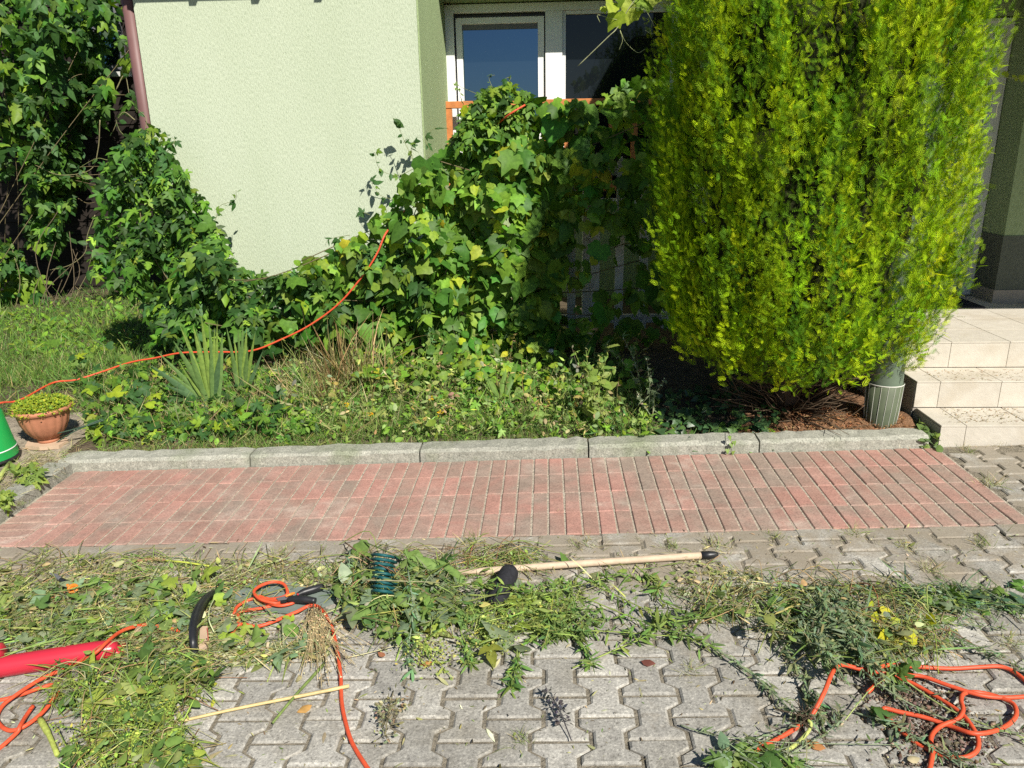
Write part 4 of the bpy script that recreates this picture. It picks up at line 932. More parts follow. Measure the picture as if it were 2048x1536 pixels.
# ---- cables
def cable(name, label, pts, rad=.0062, m=M_cord, cat='cable', lift=.0):
    P = [gnd(p[0], p[1], 0) for p in pts]; out = []
    for p, q in zip(P, pts):
        h = (q[2] if len(q) > 2 else 0) + rad + lift
        g_ = gnd(q[0], q[1], h); out.append(g_)
    Pt = smooth_path(out, 9); o = Bag().tube(Pt, rad, 10).obj(name, m, None, True)
    return tag(o, label, cat)
cable('extension_cable', 'orange cable lying on the grey paving from the shears down to the bottom edge', [(452, 1290, .0), (478, 1250, .01), (520, 1252, .012), (590, 1225, .012), (618, 1212, .015), (640, 1216, .012), (662, 1250, .012), (674, 1300, .006), (681, 1350, .004), (683, 1400), (690, 1440), (704, 1485), (735, 1536), (775, 1590)])
cable('extension_cable', 'orange cable looped beneath the black handled shears on the grey green board', [(468, 1228, .01), (476, 1212, .012), (505, 1198, .014), (545, 1200, .016), (560, 1205, .02), (548, 1206, .03), (520, 1198, .04), (508, 1184, .045), (520, 1172, .045), (545, 1164, .04), (567, 1168, .035), (575, 1185, .028), (566, 1194, .02), (540, 1198, .016), (515, 1192, .02), (520, 1200, .024), (555, 1211, .022), (580, 1208, .02), (586, 1204, .02), (560, 1208, .012), (525, 1216, .01), (480, 1224, .008), (478, 1236, .006), (476, 1246, .004)], .0058)
cable('extension_cable', 'orange cable coil lying below the red tube at bottom left', [(-30, 1398), (0, 1400), (40, 1390), (80, 1376, .01), (104, 1370, .012), (115, 1376, .02), (112, 1390, .018), (85, 1425, .01), (50, 1452, .006), (22, 1461, .004), (2, 1452, .004), (-6, 1435, .004), (5, 1412, .01), (32, 1390, .016), (70, 1365, .016), (100, 1350, .014), (150, 1328, .01), (190, 1306, .05), (215, 1283, .06), (240, 1264, .045), (270, 1253, .03), (300, 1250, .012), (335, 1256, .006), (360, 1262)])
cable('extension_cable', 'short end of orange cable leaving the frame at the bottom left corner', [(66, 1412, .012), (52, 1432, .008), (40, 1452, .016), (33, 1466, .008), (-5, 1500), (-40, 1525)])
cable('extension_cable', 'orange cable thrown in big open loops on the paving at bottom right', [(1440, 1580), (1470, 1536), (1505, 1505), (1560, 1475), (1607, 1446, .004), (1625, 1428, .02), (1648, 1385, .05), (1665, 1345, .06), (1683, 1330, .055), (1720, 1338, .035), (1770, 1347, .018), (1815, 1362, .012), (1870, 1392, .01), (1920, 1425, .012), (1945, 1455, .012), (1957, 1482, .01), (1950, 1505, .008), (1920, 1516, .006), (1880, 1508, .004), (1835, 1488), (1790, 1450, .004), (1766, 1418, .008), (1800, 1424, .006), (1850, 1435, .006), (1900, 1452, .006), (1950, 1467, .018), (2000, 1458, .008), (2030, 1435, .006), (2028, 1410, .004), (2000, 1395, .004), (1960, 1385, .004), (1930, 1386, .01), (1922, 1400, .016), (1926, 1420, .018), (1915, 1438, .012), (1880, 1453, .008), (1862, 1475, .008), (1865, 1505, .006), (1858, 1545), (1850, 1590)])
cable('extension_cable', 'orange cable doubled across the paving towards the right edge above the loops', [(1738, 1352, .014), (1752, 1338, .018), (1780, 1330, .014), (1830, 1333, .008), (1900, 1337, .004), (1960, 1334, .006), (2000, 1333, .006), (2030, 1345, .004), (2060, 1370, .002), (2080, 1388), (2060, 1392), (2010, 1395, .004), (1960, 1390, .012), (1900, 1372, .012), (1840, 1352, .012), (1790, 1352, .014), (1760, 1362, .014), (1735, 1385, .006)])
# the long cable from the lawn up through the vine to the railing
cp = [gnd(-60, 822, .16), gnd(0, 806, .16), at(40, 800, .75), at(105, 766, 1.1), at(150, 760, 1.15), at(200, 745, 1.25), at(260, 725, 1.3), at(310, 716, 1.3), at(360, 706, 1.3), at(420, 704, 1.3), at(500, 702, 1.3), at(560, 680, 1.33), at(620, 650, 1.36), at(680, 605, 1.38), at(730, 545, 1.4), at(755, 505, 1.42), at(772, 466, 1.47), at(800, 435, 1.68), at(830, 390, 1.70), at(862, 338, 1.60), at(895, 310, 1.70), at(935, 285, 1.70), at(985, 255, 1.64), at(1020, 228, 1.52), at(1050, 210, 1.56)]
tag(Bag().tube(smooth_path(cp, 8), .0062, 10).obj('extension_cable', M_cord, None, True), 'orange cable rising from the lawn past the iris into the vine by the railing', 'cable')

# ---- red tool tube with black guard
A, B = gnd(-110, 1352, .034), gnd(236, 1296, .030); ax_ = B - A
trm = thing('string_trimmer', (A + B) / 2, 'grass trimmer with thick red tube lying in cut weeds at the left edge', 'trimmer')
Bag().tube([A + ax_ * t for t in (0, .3, .6, .86, .93, .97, 1.0)], [.034, .034, .034, .0335, .031, .026, .02], 24).obj('tube', M_redplastic, trm, True)
C = gnd(-30, 1312, .04); D = gnd(10, 1306, .04)
Bag().tube([C, C * .5 + D * .5, D - .15 * (D - C), D], [.036, .036, .035, .02], 20).obj('handle', M_redplastic, trm, True)
for a, c_ in (((228, 1300), (252, 1288)), ((215, 1304), (246, 1306))):
    p, q = gnd(*a, .03), gnd(*c_, .02); Bag().tube([p, q], [.009, .006], 8).obj('fork', M_redplastic, trm, True)
# black guard: an upright curved band
guard = thing('trimmer_guard', gnd(405, 1280, 0), 'curved black plastic guard standing up out of the cut weeds', 'guard')
path = [(434, 1184, .0), (418, 1194, .03), (402, 1214, .045), (391, 1240, .05), (386, 1268, .045), (387, 1292, .03), (393, 1312, .0)]
Pt = smooth_path([gnd(x, y, h + .012) for x, y, h in path], 6); n = len(Pt); V = []; F = []
T_ = np.gradient(Pt, axis=0); sd = nrm(np.cross(T_, np.array([0, 0, 1.]))); 
ring = [(-.016, .0), (-.012, .020), (.0, .027), (.010, .021), (.013, .0), (.004, -.012)]
for i in range(n):
    w_ = .45 + .55 * math.sin(math.pi * min(1, max(0, (i + 2) / (n + 3))))
    for a, h in ring: V.append(Pt[i] + sd[i] * a * w_ * 1.15 + np.array([0, 0, 1]) * h * w_)
m_ = len(ring)
for i in range(n - 1):
    for j in range(m_): k = (j + 1) % m_; a, b_, d, e = i * m_ + j, i * m_ + k, (i + 1) * m_ + k, (i + 1) * m_ + j; F += [(a, b_, d), (a, d, e)]
for j in range(1, m_ - 1): F += [(0, j + 1, j), ((n - 1) * m_, (n - 1) * m_ + j, (n - 1) * m_ + j + 1)]
Bag().add(V, F).obj('band', M_black, guard, True)
V = [gnd(400, 1252, .035), gnd(415, 1252, .030), gnd(417, 1296, .022), gnd(398, 1300, .026)]; V2_ = [v - np.array([0, 0, .004]) for v in V]
Bag().quads(V + V2_, [(3, 2, 1, 0), (4, 5, 6, 7), (0, 1, 5, 4), (1, 2, 6, 5), (2, 3, 7, 6), (3, 0, 4, 7)]).obj('plate', M_tan, guard)
Bag().tube(smooth_path([gnd(414, 1256, .034), gnd(416, 1270, .035), gnd(416, 1282, .03)], 4), .0015, 5).obj('red_line', M_redplastic, guard)
Bag().tube(smooth_path([gnd(434, 1188, .03), gnd(420, 1215, .06), gnd(418, 1240, .06), gnd(428, 1264, .03)], 5), .0022, 5, (.5, .55, .3)).obj('stem', M_stem, guard)
# ---- board with pruning shears
bd = [(463, 1196), (510, 1156), (560, 1158), (612, 1172), (668, 1182), (672, 1200), (640, 1212), (580, 1222), (540, 1219), (500, 1210)]
V = [gnd(x, y, .014) for x, y in bd]; V = V + [v - np.array([0, 0, .012]) for v in V]; n = len(bd)
tag(Bag().quads(V, [tuple(range(n))[::-1], tuple(range(n, 2 * n))] + [(j, (j + 1) % n, n + (j + 1) % n, n + j) for j in range(n)]).obj('board', M_mat), 'flat grey green board under the shears and cable', 'board')
shr = thing('pruning_shears', gnd(600, 1190, .02), 'open black handled pruning shears lying on the grey green board', 'pruning shears')
def limb(path, rads, nm, m, par): Bag().tube(smooth_path([gnd(x, y, h) for x, y, h in path], 5), np.interp(np.linspace(0, 1, 5 * (len(path) - 1) + 1), np.linspace(0, 1, len(rads)), rads), 10).obj(nm, m, par, True)
limb([(594, 1190, .034), (608, 1184, .036), (628, 1178, .036), (646, 1173, .034)], [.008, .0135, .014, .012], 'handle', M_black, shr)
limb([(575, 1200, .036), (590, 1198, .038), (610, 1199, .038), (631, 1202, .034)], [.008, .013, .0145, .012], 'handle', M_black, shr)
V = [gnd(552, 1196, .032), gnd(574, 1191, .036), (gnd(578, 1197, .036)), gnd(556, 1200, .033)]; V += [v - np.array([0, 0, .003]) for v in V]
Bag().quads(V, [(3, 2, 1, 0), (4, 5, 6, 7), (0, 1, 5, 4), (1, 2, 6, 5), (2, 3, 7, 6), (3, 0, 4, 7)]).obj('blade', M_grey, shr)
V = [gnd(546, 1203, .030), gnd(572, 1200, .034), (gnd(574, 1204, .034)), gnd(548, 1206, .031)]; V += [v - np.array([0, 0, .003]) for v in V]
Bag().quads(V, [(3, 2, 1, 0), (4, 5, 6, 7), (0, 1, 5, 4), (1, 2, 6, 5), (2, 3, 7, 6), (3, 0, 4, 7)]).obj('blade', M_black, shr)
limb([(571, 1193, .042), (580, 1189, .044), (589, 1186, .042)], [.003, .005, .004], 'orange_spring', M_orange, shr)
limb([(595, 1188, .049), (596, 1189, .052)], [.004, .003], 'pivot', M_redplastic, shr)
# second cutter with orange ring
kn = thing('pruning_knife', gnd(130, 1165, .02), 'dark bladed cutter with a bright orange ring lying in dry clippings', 'cutter')
limb([(96, 1146, .014), (112, 1152, .018), (122, 1160, .02)], [.003, .008, .009], 'blade', M_grey, kn)
limb([(122, 1160, .022), (134, 1167, .024), (142, 1172, .022)], [.010, .013, .011], 'grip', M_black, kn)
cr = gnd(146, 1177, .03)
Bag().tube([cr + .017 * np.array([math.cos(a), .6 * math.sin(a), .55 * math.sin(a)]) for a in np.linspace(0, 6.283, 19)], .0055, 8).obj('ring', M_orange, kn, True)
Bag().lathe([(0, .0), (.013, .0), (.012, .006), (0, .007)], float(cr[0]), float(cr[1]), float(cr[2]), 12).obj('button', M_orange, kn, True)
limb([(131, 1168, .03), (136, 1171, .034), (138, 1178, .02)], [.004, .005, .003], 'lever', M_orange, kn)
# wooden pole with black cap, black foam roll
A, B = gnd(905, 1147, .016), gnd(1404, 1111, .016); pole = thing('wooden_pole', (A + B) / 2, 'pale wooden broom pole with black end cap lying across the paving', 'pole')
Pt = [A + (B - A) * t + np.array([0, 0, .003 * math.sin(3.1 * t)]) for t in np.linspace(0, 1, 9)]
Bag().tube(Pt, .0135, 12).obj('shaft', M_wood, pole, True)
d = nrm((B - A)[None])[0]; Bag().tube([B - d * .004, B + d * .03, B + d * .05, B + d * .062], [.0155, .0155, .0125, .009], 12).obj('end_cap', M_black, pole, True)
A, B = gnd(992, 1202, .034), gnd(1022, 1138, .055); roll = thing('black_roll', A, 'short black foam roll leaning up from the cut weeds in front of the pole', 'roll')
d = B - A
Bag().tube([A - d * .08, A - d * .06, A + d * .1, A + d * .5, A + d * .8, A + d * .9, A + d * .97, A + d * 1.0], [.01, .032, .034, .0365, .0365, .034, .026, .008], 22).obj('roll', M_rubber, roll, True)
Bag().tube([A + d * .38 + .038 * np.array([math.cos(a), -abs(math.sin(a)) * .75, abs(math.sin(a)) * .6]) for a in np.linspace(-.1, 3.2, 9)], .0022, 5, (.45, .42, .28)).obj('grass_stem', M_stem, roll)
# teal rope coils under the weeds
tr_ = thing('teal_rope', gnd(765, 1150, .03), 'bundle of dark teal cord half buried in the middle weed heap', 'rope')
for k in range(9):
    y = 1112 + 9 * k; Bag().tube(smooth_path([gnd(736 + 2 * k % 5, y, .03), gnd(752, y - 3, .10 + .008 * math.sin(k)), gnd(775 + 3 * math.sin(k), y, .10), gnd(796 - k % 3 * 4, y + 4, .05)], 5), .0062, 7).obj('strand', M_teal, tr_, True)
# canes
A, B = gnd(338, 1448, .006), gnd(699, 1370, .014); cane = tag(Bag().tube([A + (B - A) * t + np.array([0, .004 * math.sin(5 * t), 0]) for t in np.linspace(0, 1, 10)], np.linspace(.0042, .0058, 10), 8).obj('dry_cane', M_bamboo, None, True), 'long thin straw coloured cane lying under the orange cable', 'cane')
tag(Bag().tube(smooth_path([gnd(*p) for p in ((1520, 1560, .008), (1555, 1515, .008), (1590, 1490, .01), (1615, 1465, .02), (1622, 1448, .03), (1616, 1440, .034))], 6), np.linspace(.0065, .004, 31), 8, (.42, .46, .13)).obj('pulled_stalk', M_stem, None, True), 'curved yellow green weed stalk pulled out with its root', 'stalk')
b = Bag(); c0 = gnd(1612, 1436, .03)
for _ in range(40): 
    q = c0 + rng.normal(0, .016, 3); b.tube([c0 + rng.normal(0, .006, 3), q, q + rng.normal(0, .02, 3)], .0013, 4, (.10, .075, .05))
tag(b.obj('root_ball', M_bark), 'dark root ball of the pulled weed beside the raised cable', 'roots')
tag(Bag().tube(smooth_path([gnd(545, 1446, .006), gnd(590, 1392, .012), gnd(648, 1328, .012)], 5), np.linspace(.004, .0055, 11), 7, (.16, .22, .06)).obj('weed_stalk', M_stem, None, True), 'dark green cut stalk crossing under the straw coloured cane', 'stalk')
tag(Bag().tube(smooth_path([gnd(80, 1438, .01), gnd(98, 1470, .012), gnd(115, 1510, .008)], 5), [.009] * 5 + [.007] * 6, 8, (.40, .46, .10)).obj('weed_stalk', M_stem, None, True), 'thick yellow green stalk lying on bare paving at bottom left', 'stalk')
tag(Bag().tube(smooth_path([gnd(270, 1122, .01), gnd(310, 1119, .012), gnd(342, 1122, .01)], 5), .006, 7, (.30, .19, .10)).obj('brown_stick', M_bark, None, True), 'short brown stick lying before the red bricks at the left', 'stick')
tag(Bag().tube(smooth_path([gnd(330, 1121, .018), gnd(372, 1125, .02), gnd(418, 1132, .014)], 5), .004, 6, (.45, .50, .08)).obj('weed_stalk', M_stem, None, True), 'bright yellow straight stalk touching the short brown stick', 'stalk')
for x, y, s_, c_, lb in ((1282, 1322, .045, (.17, .06, .05), 'dark red curled dry leaf alone on grey pavers'), (1652, 1497, .05, (.5, .22, .09), 'orange brown dry leaf near the bottom right cable'), (624, 1410, .045, (.52, .29, .10), 'ochre dry leaf between cane and orange cable'), (770, 1312, .035, (.42, .17, .1), 'reddish dry leaf right of the seed heads'), (866, 1325, .045, (.5, .24, .09), 'orange leaf beside a fallen stem in the middle'), (1517, 1480, .035, (.55, .25, .06), 'small orange leaf touching the lower right cable'), (1815, 1520, .04, (.5, .42, .28), 'pale beige dry leaf under the right cable loop'), (425, 1398, .028, (.4, .42, .06), 'tiny yellow leaf above the straw cane'), (596, 1363, .04, (.5, .43, .25), 'pale dry leaf near the seed heads')):
    q = gnd(x, y, .012); o = Bag(); V, F, sh = leaf_proto([(0, 0), (.22, .2), (.3, .5), (.15, .8), (0, 1)], .55, .5, .5)
    Mx = frames(np.array([[rng.normal(0, .3), -.2, 1]]), rng.normal(0, 1, (1, 3)) * np.array([1, 1, .1])) * s_
    tag(o.inst((V, F, sh), Mx, q[None], np.array([c_])).obj('fallen_leaf', M_dry), lb, 'leaf')

# =================================================================== CUT WEEDS ON THE PAVING
yard = lambda x, y: SX * np.asarray(x, float)
CL1, CL2, CL3, CL4, CL5 = (.25, .30, .095), (.38, .35, .18), (.16, .235, .06), (.48, .43, .27), (.21, .255, .16)
def clippings(bag, px, n, h, bases, wts, size=.05, w=1., tilt=.25):
    Q = gnd_many(px, 0.); px = px[vnoise(Q * np.array([1, 1, 0]), 21, 9.) + .5 * vnoise(Q * np.array([1, 1, 0]), 22, 30.) + rng.normal(0, .25, len(px)) > -.22]
    P = gnd_many(px, np.abs(rng.normal(0, 1, len(px))) * h * .6 + .004); k = len(P)
    M = lie(k, tilt) * (1.15 * size * np.exp(rng.normal(0, .45, k)))[:, None, None]; M[:, :, 0] *= w
    C = palette(k, bases, wts, .25, .1); f = rng.random(k) < .34
    M[f] *= (.34 * np.exp(rng.normal(0, .3, f.sum())))[:, None, None]
    bag.inst(SLIVER, M[~f], P[~f], C[~f]); bag.inst(OVATE, M[f], P[f], C[f]); return bag
def blob(n, cx, cy, rx, ry): return np.stack([rng.normal(cx, rx * .5, n), rng.normal(cy, ry * .5, n)], -1)
def stem_lay(root, pts, c, lsz, nl, hgt=.02, rad=.0028, protos=(LANCE,), lc=None, name='stem'):
    Pt = smooth_path([gnd(p[0], p[1], (p[2] if len(p) > 2 else hgt)) for p in pts], 7)
    Bag().tube(Pt, np.linspace(rad, rad * .5, len(Pt)), 5, c).obj(name, M_stem, root)
    if nl:
        i = rng.integers(len(Pt) // 6, len(Pt), nl); q = Pt[i] + rng.normal(0, .006, (nl, 3)); tg = nrm(np.gradient(Pt, axis=0))[i]
        dd = tg * .6 + rng.normal(0, .6, (nl, 3)); nn = np.array([0, -.2, 1.]) + rng.normal(0, .6, (nl, 3)); M = frames(nn, dd) * (lsz * np.exp(rng.normal(0, .3, nl)))[:, None, None]
        b = Bag().inst(protos[0], M, q + np.array([0, 0, .004]), cols(nl, lc or c, .18)); tag(b.obj('leaflets', M_dry, root), kind='stuff')
def pile(name, label, loc, polys, blobs, leaves, lbases, lw, lsize=.07, cat='cut weeds', protos=tuple(HOPS + HOPS5[:2] + GRAPES2[:2] + [OVATE]), h=.05, stalks=0):
    root = thing(name, gnd(*loc), label, cat)
    b = Bag()
    for poly, n, hh, bases, wts, sz in polys: clippings(b, fill_poly(n, poly), n, hh, bases, wts, sz, 1.)
    for bl, n, hh, bases, wts, sz in blobs: clippings(b, blob(n, *bl), n, hh, bases, wts, sz, 1.)
    if b.n: tag(b.obj('clippings', M_dry, root), kind='stuff')
    if leaves:
        px = np.concatenate([fill_poly(n, p) for p, n in leaves]); k = len(px)
        P = gnd_many(px, rng.uniform(.012, h, k))
        M = frames(np.array([0, -.25, .9]) + rng.normal(0, .35, (k, 3)), rng.normal(0, 1, (k, 3)) * np.array([1, 1, .3])) * (lsize * np.exp(rng.normal(0, .3, k)))[:, None, None]
        leaf_parts(root, list(protos), M, P, [tuple(c) for c in palette(10, lbases, lw, .14, .06)], M_leaf)
    if stalks:
        b = Bag(); src = polys[0][0]; px = fill_poly(stalks, src); hh = polys[0][2]
        for i, (x, y) in enumerate(px):
            A = gnd(x, y, 0); a = rng.uniform(0, 6.283); L = rng.uniform(.08, .34); d = np.array([math.cos(a), math.sin(a), 0]); n_ = np.array([-d[1], d[0], 0]) * rng.normal(0, .12) * L
            up_ = rng.uniform(.004, hh * 1.3 + .008)
            P = [A - d * L / 2 + [0, 0, rng.uniform(.002, .012)], A + n_ + [0, 0, up_], A + d * L / 2 + [0, 0, rng.uniform(.002, .012)]]
            for p in P: p[2] += SX * (p[0] - A[0])
            b.tube(smooth_path(P, 4), rng.uniform(.0008, .0019), 4, cols(1, STALKC[int(rng.integers(len(STALKC)))])[0], False)
        tag(b.obj('stalks', M_dry, root), kind='stuff')
    return root
STALKC = [(.30, .34, .11), (.42, .38, .20), (.20, .27, .08), (.36, .30, .15), (.26, .17, .09)]
LGRN, LDK, LYE, LSIL = (.16, .26, .065), (.09, .165, .045), (.28, .34, .06), (.20, .265, .165)
# left spread of dry clippings
p1 = pile('cut_weeds', 'wide spread of dry grass clippings and wilted leaves around the red trimmer', (250, 1220),
     [([(-60, 1130), (160, 1105), (420, 1118), (660, 1110), (690, 1160), (560, 1180), (470, 1290), (250, 1300), (-60, 1310)], 11000, .015, [CL1, CL2, CL3, CL4], [3, 3, 1.6, 2], .036),
      ([(-40, 1170), (330, 1150), (420, 1200), (400, 1320), (200, 1330), (-40, 1280)], 4200, .035, [CL1, CL3, CL5, CL2], [3, 2.4, 2, 1.2], .05),
      ([(380, 1230), (640, 1220), (660, 1300), (520, 1330), (380, 1330)], 2600, .02, [CL1, CL2, CL4, CL5], [2, 2, 1.6, 1.5], .045)], [],
     [([(-40, 1180), (400, 1150), (400, 1270), (-40, 1290)], 70), ([(260, 1150), (420, 1140), (480, 1230), (300, 1230)], 36), ([(420, 1240), (660, 1230), (600, 1320), (430, 1310)], 20)], [LGRN, LDK, LSIL, LYE], [3, 1.4, 2, 1], .050, stalks=340)
# lower left heap
p2 = pile('cut_weeds', 'heap of cut hop leaves and seeding stems below the red tube at bottom left', (260, 1420),
     [([(110, 1330), (260, 1290), (420, 1310), (430, 1370), (360, 1430), (380, 1536), (150, 1560), (200, 1440), (90, 1400)], 3600, .05, [CL1, CL3, (.24, .33, .06), CL5], [2, 2, 3, 1.4], .045)], [],
     [([(120, 1330), (260, 1290), (420, 1310), (430, 1390), (340, 1420), (260, 1450), (120, 1400)], 64), ([(110, 1480), (330, 1420), (420, 1536), (120, 1560)], 34)], [LGRN, LDK, LSIL, LYE], [3, 2.2, 1.2, 1.], .048, h=.06, stalks=190)
b = Bag(); 
for _ in range(46):
    x0, y0 = rng.uniform(170, 360), rng.uniform(1440, 1580); x1, y1 = x0 + rng.normal(-10, 45), y0 - rng.uniform(60, 130)
    A, B = gnd(x0, y0, .02), gnd(x1, y1, rng.uniform(.03, .08)); Pt = smooth_path([A, (A + B) / 2 + rng.normal(0, .01, 3), B], 5); b.tube(Pt, .0014, 4, (.28, .36, .08))
    k = 46; q = Pt[rng.integers(2, len(Pt), k)] + rng.normal(0, .006, (k, 3)); b.inst(OVATE, frames(rng.normal(0, 1, (k, 3)) + np.array([0, 0, .6]), rng.normal(0, 1, (k, 3))) * rng.uniform(.006, .012, k)[:, None, None], q, cols(k, (.30, .38, .08), .2))
tag(b.obj('seed_stems', M_dry, p2), kind='stuff')
# middle heap
p3 = pile('cut_weeds', 'big heap of freshly cut broad leaves over the teal rope in the middle', (800, 1180),
     [([(660, 1150), (740, 1100), (860, 1110), (905, 1150), (930, 1210), (890, 1260), (820, 1290), (700, 1250)], 2300, .07, [CL3, CL1, CL5, (.2, .28, .1)], [2, 2, 2.4, 1.4], .06)], [],
     [([(680, 1140), (740, 1180), (880, 1170), (920, 1240), (800, 1260), (690, 1230)], 75), ([(690, 1090), (740, 1095), (745, 1190), (690, 1200)], 16), ([(800, 1110), (900, 1110), (930, 1160), (820, 1180)], 14)], [LGRN, LDK, LSIL, LYE], [3, 1.8, 2, .5], .060, h=.09, stalks=170)
for pts, c, ls, nl in (([(716, 1078, .05), (790, 1110, .09), (880, 1150, .07), (960, 1200, .02)], (.12, .17, .06), .03, 20), ([(690, 1085, .02), (740, 1120, .1), (790, 1145, .11), (860, 1190, .06)], (.22, .12, .07), .03, 6), ([(790, 1260, .03), (840, 1290, .02), (905, 1355, .008)], (.36, .42, .12), .04, 20), ([(816, 1140, .12), (826, 1220, .09), (818, 1290, .03), (820, 1340, .01)], (.22, .28, .18), .028, 90), ([(700, 1100, .05), (697, 1150, .06), (694, 1190, .03)], (.25, .32, .22), .03, 40), ([(730, 1160, .11), (800, 1162, .11), (880, 1165, .07)], (.30, .28, .16), .03, 6), ([(690, 1316, .008), (740, 1305, .01), (788, 1292, .02)], (.45, .42, .25), .02, 3), ([(600, 1245, .02), (680, 1215, .03), (760, 1185, .05)], (.38, .40, .18), .03, 6)): stem_lay(p3, pts, c, ls, nl, lc=(c[0] * .8, c[1] * .95, c[2] * .8))
V, F, sh = leaf_proto([(0, 0), (.05, .1), (.10, .4), (.07, .8), (0, 1)], .45, .35, .5)
for (x0, y0, h0), (x1, y1, h1), s_ in (((820, 1112, .09), (935, 1150, .04), 1.), ((925, 1160, .05), (880, 1128, .06), 1.), ((850, 1250, .03), (925, 1240, .02), .9)):
    A, B = gnd(x0, y0, h0), gnd(x1, y1, h1); leaf_parts(p3, [(V, F, sh)], frames(np.array([[0, -.5, .8]]), (B - A)[None]) * np.linalg.norm(B - A) * s_, A[None], [(.20, .31, .09)], M_leaf)
# seed-heavy weeds right of it
p4 = pile('cut_weeds', 'yellow green seeding weeds strewn in front of the black roll and pole', (1030, 1230),
     [([(860, 1120), (1060, 1095), (1090, 1130), (900, 1140)], 900, .03, [(.26, .33, .06), CL1, CL3], [3, 2, 2], .035),
      ([(930, 1210), (1100, 1180), (1160, 1200), (1120, 1270), (1000, 1300), (940, 1270)], 2300, .05, [(.24, .33, .07), CL3, CL1, (.32, .38, .12)], [2, 2, 1.5, 1.6], .036),
      ([(900, 1135), (1300, 1110), (1360, 1180), (1000, 1190)], 1000, .014, [CL1, CL3, CL2], [2.4, 2, 1.6], .045)], [],
     [([(940, 1215), (1040, 1220), (1040, 1300), (950, 1290)], 9), ([(1020, 1160), (1080, 1160), (1080, 1200), (1020, 1200)], 5), ([(860, 1200), (940, 1200), (930, 1260), (860, 1260)], 10)], [LYE, (.22, .33, .09), LSIL], [2, 3, 1], .062, stalks=90)
for pts in ([(1095, 1165), (1180, 1200), (1290, 1245), (1420, 1290)], [(1150, 1150, .04), (1230, 1190), (1310, 1230), (1400, 1290)], [(1145, 1336, .008), (1230, 1300), (1300, 1268), (1330, 1240)], [(1300, 1250), (1390, 1236), (1480, 1215)], [(1090, 1262), (1200, 1262), (1340, 1272)], [(940, 1190, .05), (1040, 1190), (1120, 1165)], [(1040, 1300, .02), (1030, 1345), (1022, 1375, .006)], [(1080, 1250), (1150, 1275), (1185, 1330)], [(920, 1260, .03), (935, 1300), (938, 1330, .006)], [(1270, 1130), (1310, 1165), (1325, 1200), (1380, 1235)], [(1050, 1200, .05), (1140, 1175, .04), (1240, 1150)], [(900, 1175, .07), (960, 1168, .09), (1040, 1180, .05)], [(1160, 1230), (1110, 1240), (1060, 1285)]):
    stem_lay(p4, pts, (.26, .33, .08), .034, 70, .022, .003, lc=(.15, .23, .06))
for _ in range(16):
    x, y = rng.uniform(1060, 1180), rng.uniform(1190, 1260); a = rng.uniform(.2, 2.9); L = rng.uniform(40, 95)
    stem_lay(p4, [(x, y, .05), (x + L * .5 * math.cos(a), y + L * .3 * math.sin(a), .04), (x + L * math.cos(a), y + L * .5 * math.sin(a), .012)], (.2, .27, .08), .026, 36, lc=(.14, .21, .06))
b = Bag(); k = 900; q = gnd_many(np.concatenate([blob(500, 985, 1262, 60, 50), blob(400, 860, 1300, 70, 40)]), rng.uniform(.01, .05, k)); b.inst(OVATE, frames(rng.normal(0, 1, (k, 3)), rng.normal(0, 1, (k, 3))) * rng.uniform(.006, .013, k)[:, None, None], q, cols(k, (.36, .40, .12), .2)); tag(b.obj('seeds', M_dry, p4), kind='stuff')
# right heap with grey green mugwort
p5 = pile('cut_weeds', 'heap of uprooted grey green mugwort and yellow weeds on the right of the yard', (1680, 1240),
     [([(1390, 1190), (1500, 1165), (1700, 1160), (1880, 1210), (1900, 1290), (1760, 1330), (1620, 1300), (1500, 1240), (1380, 1230)], 3000, .07, [CL1, CL3, CL5, CL2], [2, 2, 2.6, 1.2], .045),
      ([(1720, 1170), (1900, 1165), (2060, 1190), (2060, 1225), (1860, 1215)], 1300, .03, [CL3, (.08, .14, .08), CL5], [2, 2, 2], .045),
      ([(1700, 1230), (1830, 1240), (1860, 1290), (1720, 1290)], 700, .06, [(.22, .20, .06), CL2, (.14, .12, .05)], [2, 2, 1], .045),
      ([(1350, 1100), (1520, 1150), (1560, 1185), (1350, 1195)], 700, .015, [CL2, CL1, CL4], [2, 2, 1.5], .04)], [],
     [([(1700, 1160), (1900, 1170), (2040, 1190), (1880, 1220)], 18), ([(1500, 1180), (1660, 1170), (1700, 1300), (1560, 1250)], 16)], [LDK, LSIL, LGRN], [2, 2, 1.5], .042, stalks=220)
yl = np.array([gnd(x, y, .06) for x, y in ((1762, 1225), (1780, 1240), (1770, 1260), (1748, 1245), (1790, 1268), (1808, 1275), (1740, 1218), (1850, 1235), (1820, 1285), (1705, 1265), (1775, 1272))])
leaf_parts(p5, [GRAPE2, OVATE], frames(np.array([0, -.4, .8]) + rng.normal(0, .4, (len(yl), 3)), rng.normal(0, 1, (len(yl), 3))) * .045, yl, [(.46, .46, .02), (.52, .48, .03), (.35, .40, .03)], M_leaf)
mug = (.235, .285, .165); mugl = (.175, .225, .125)
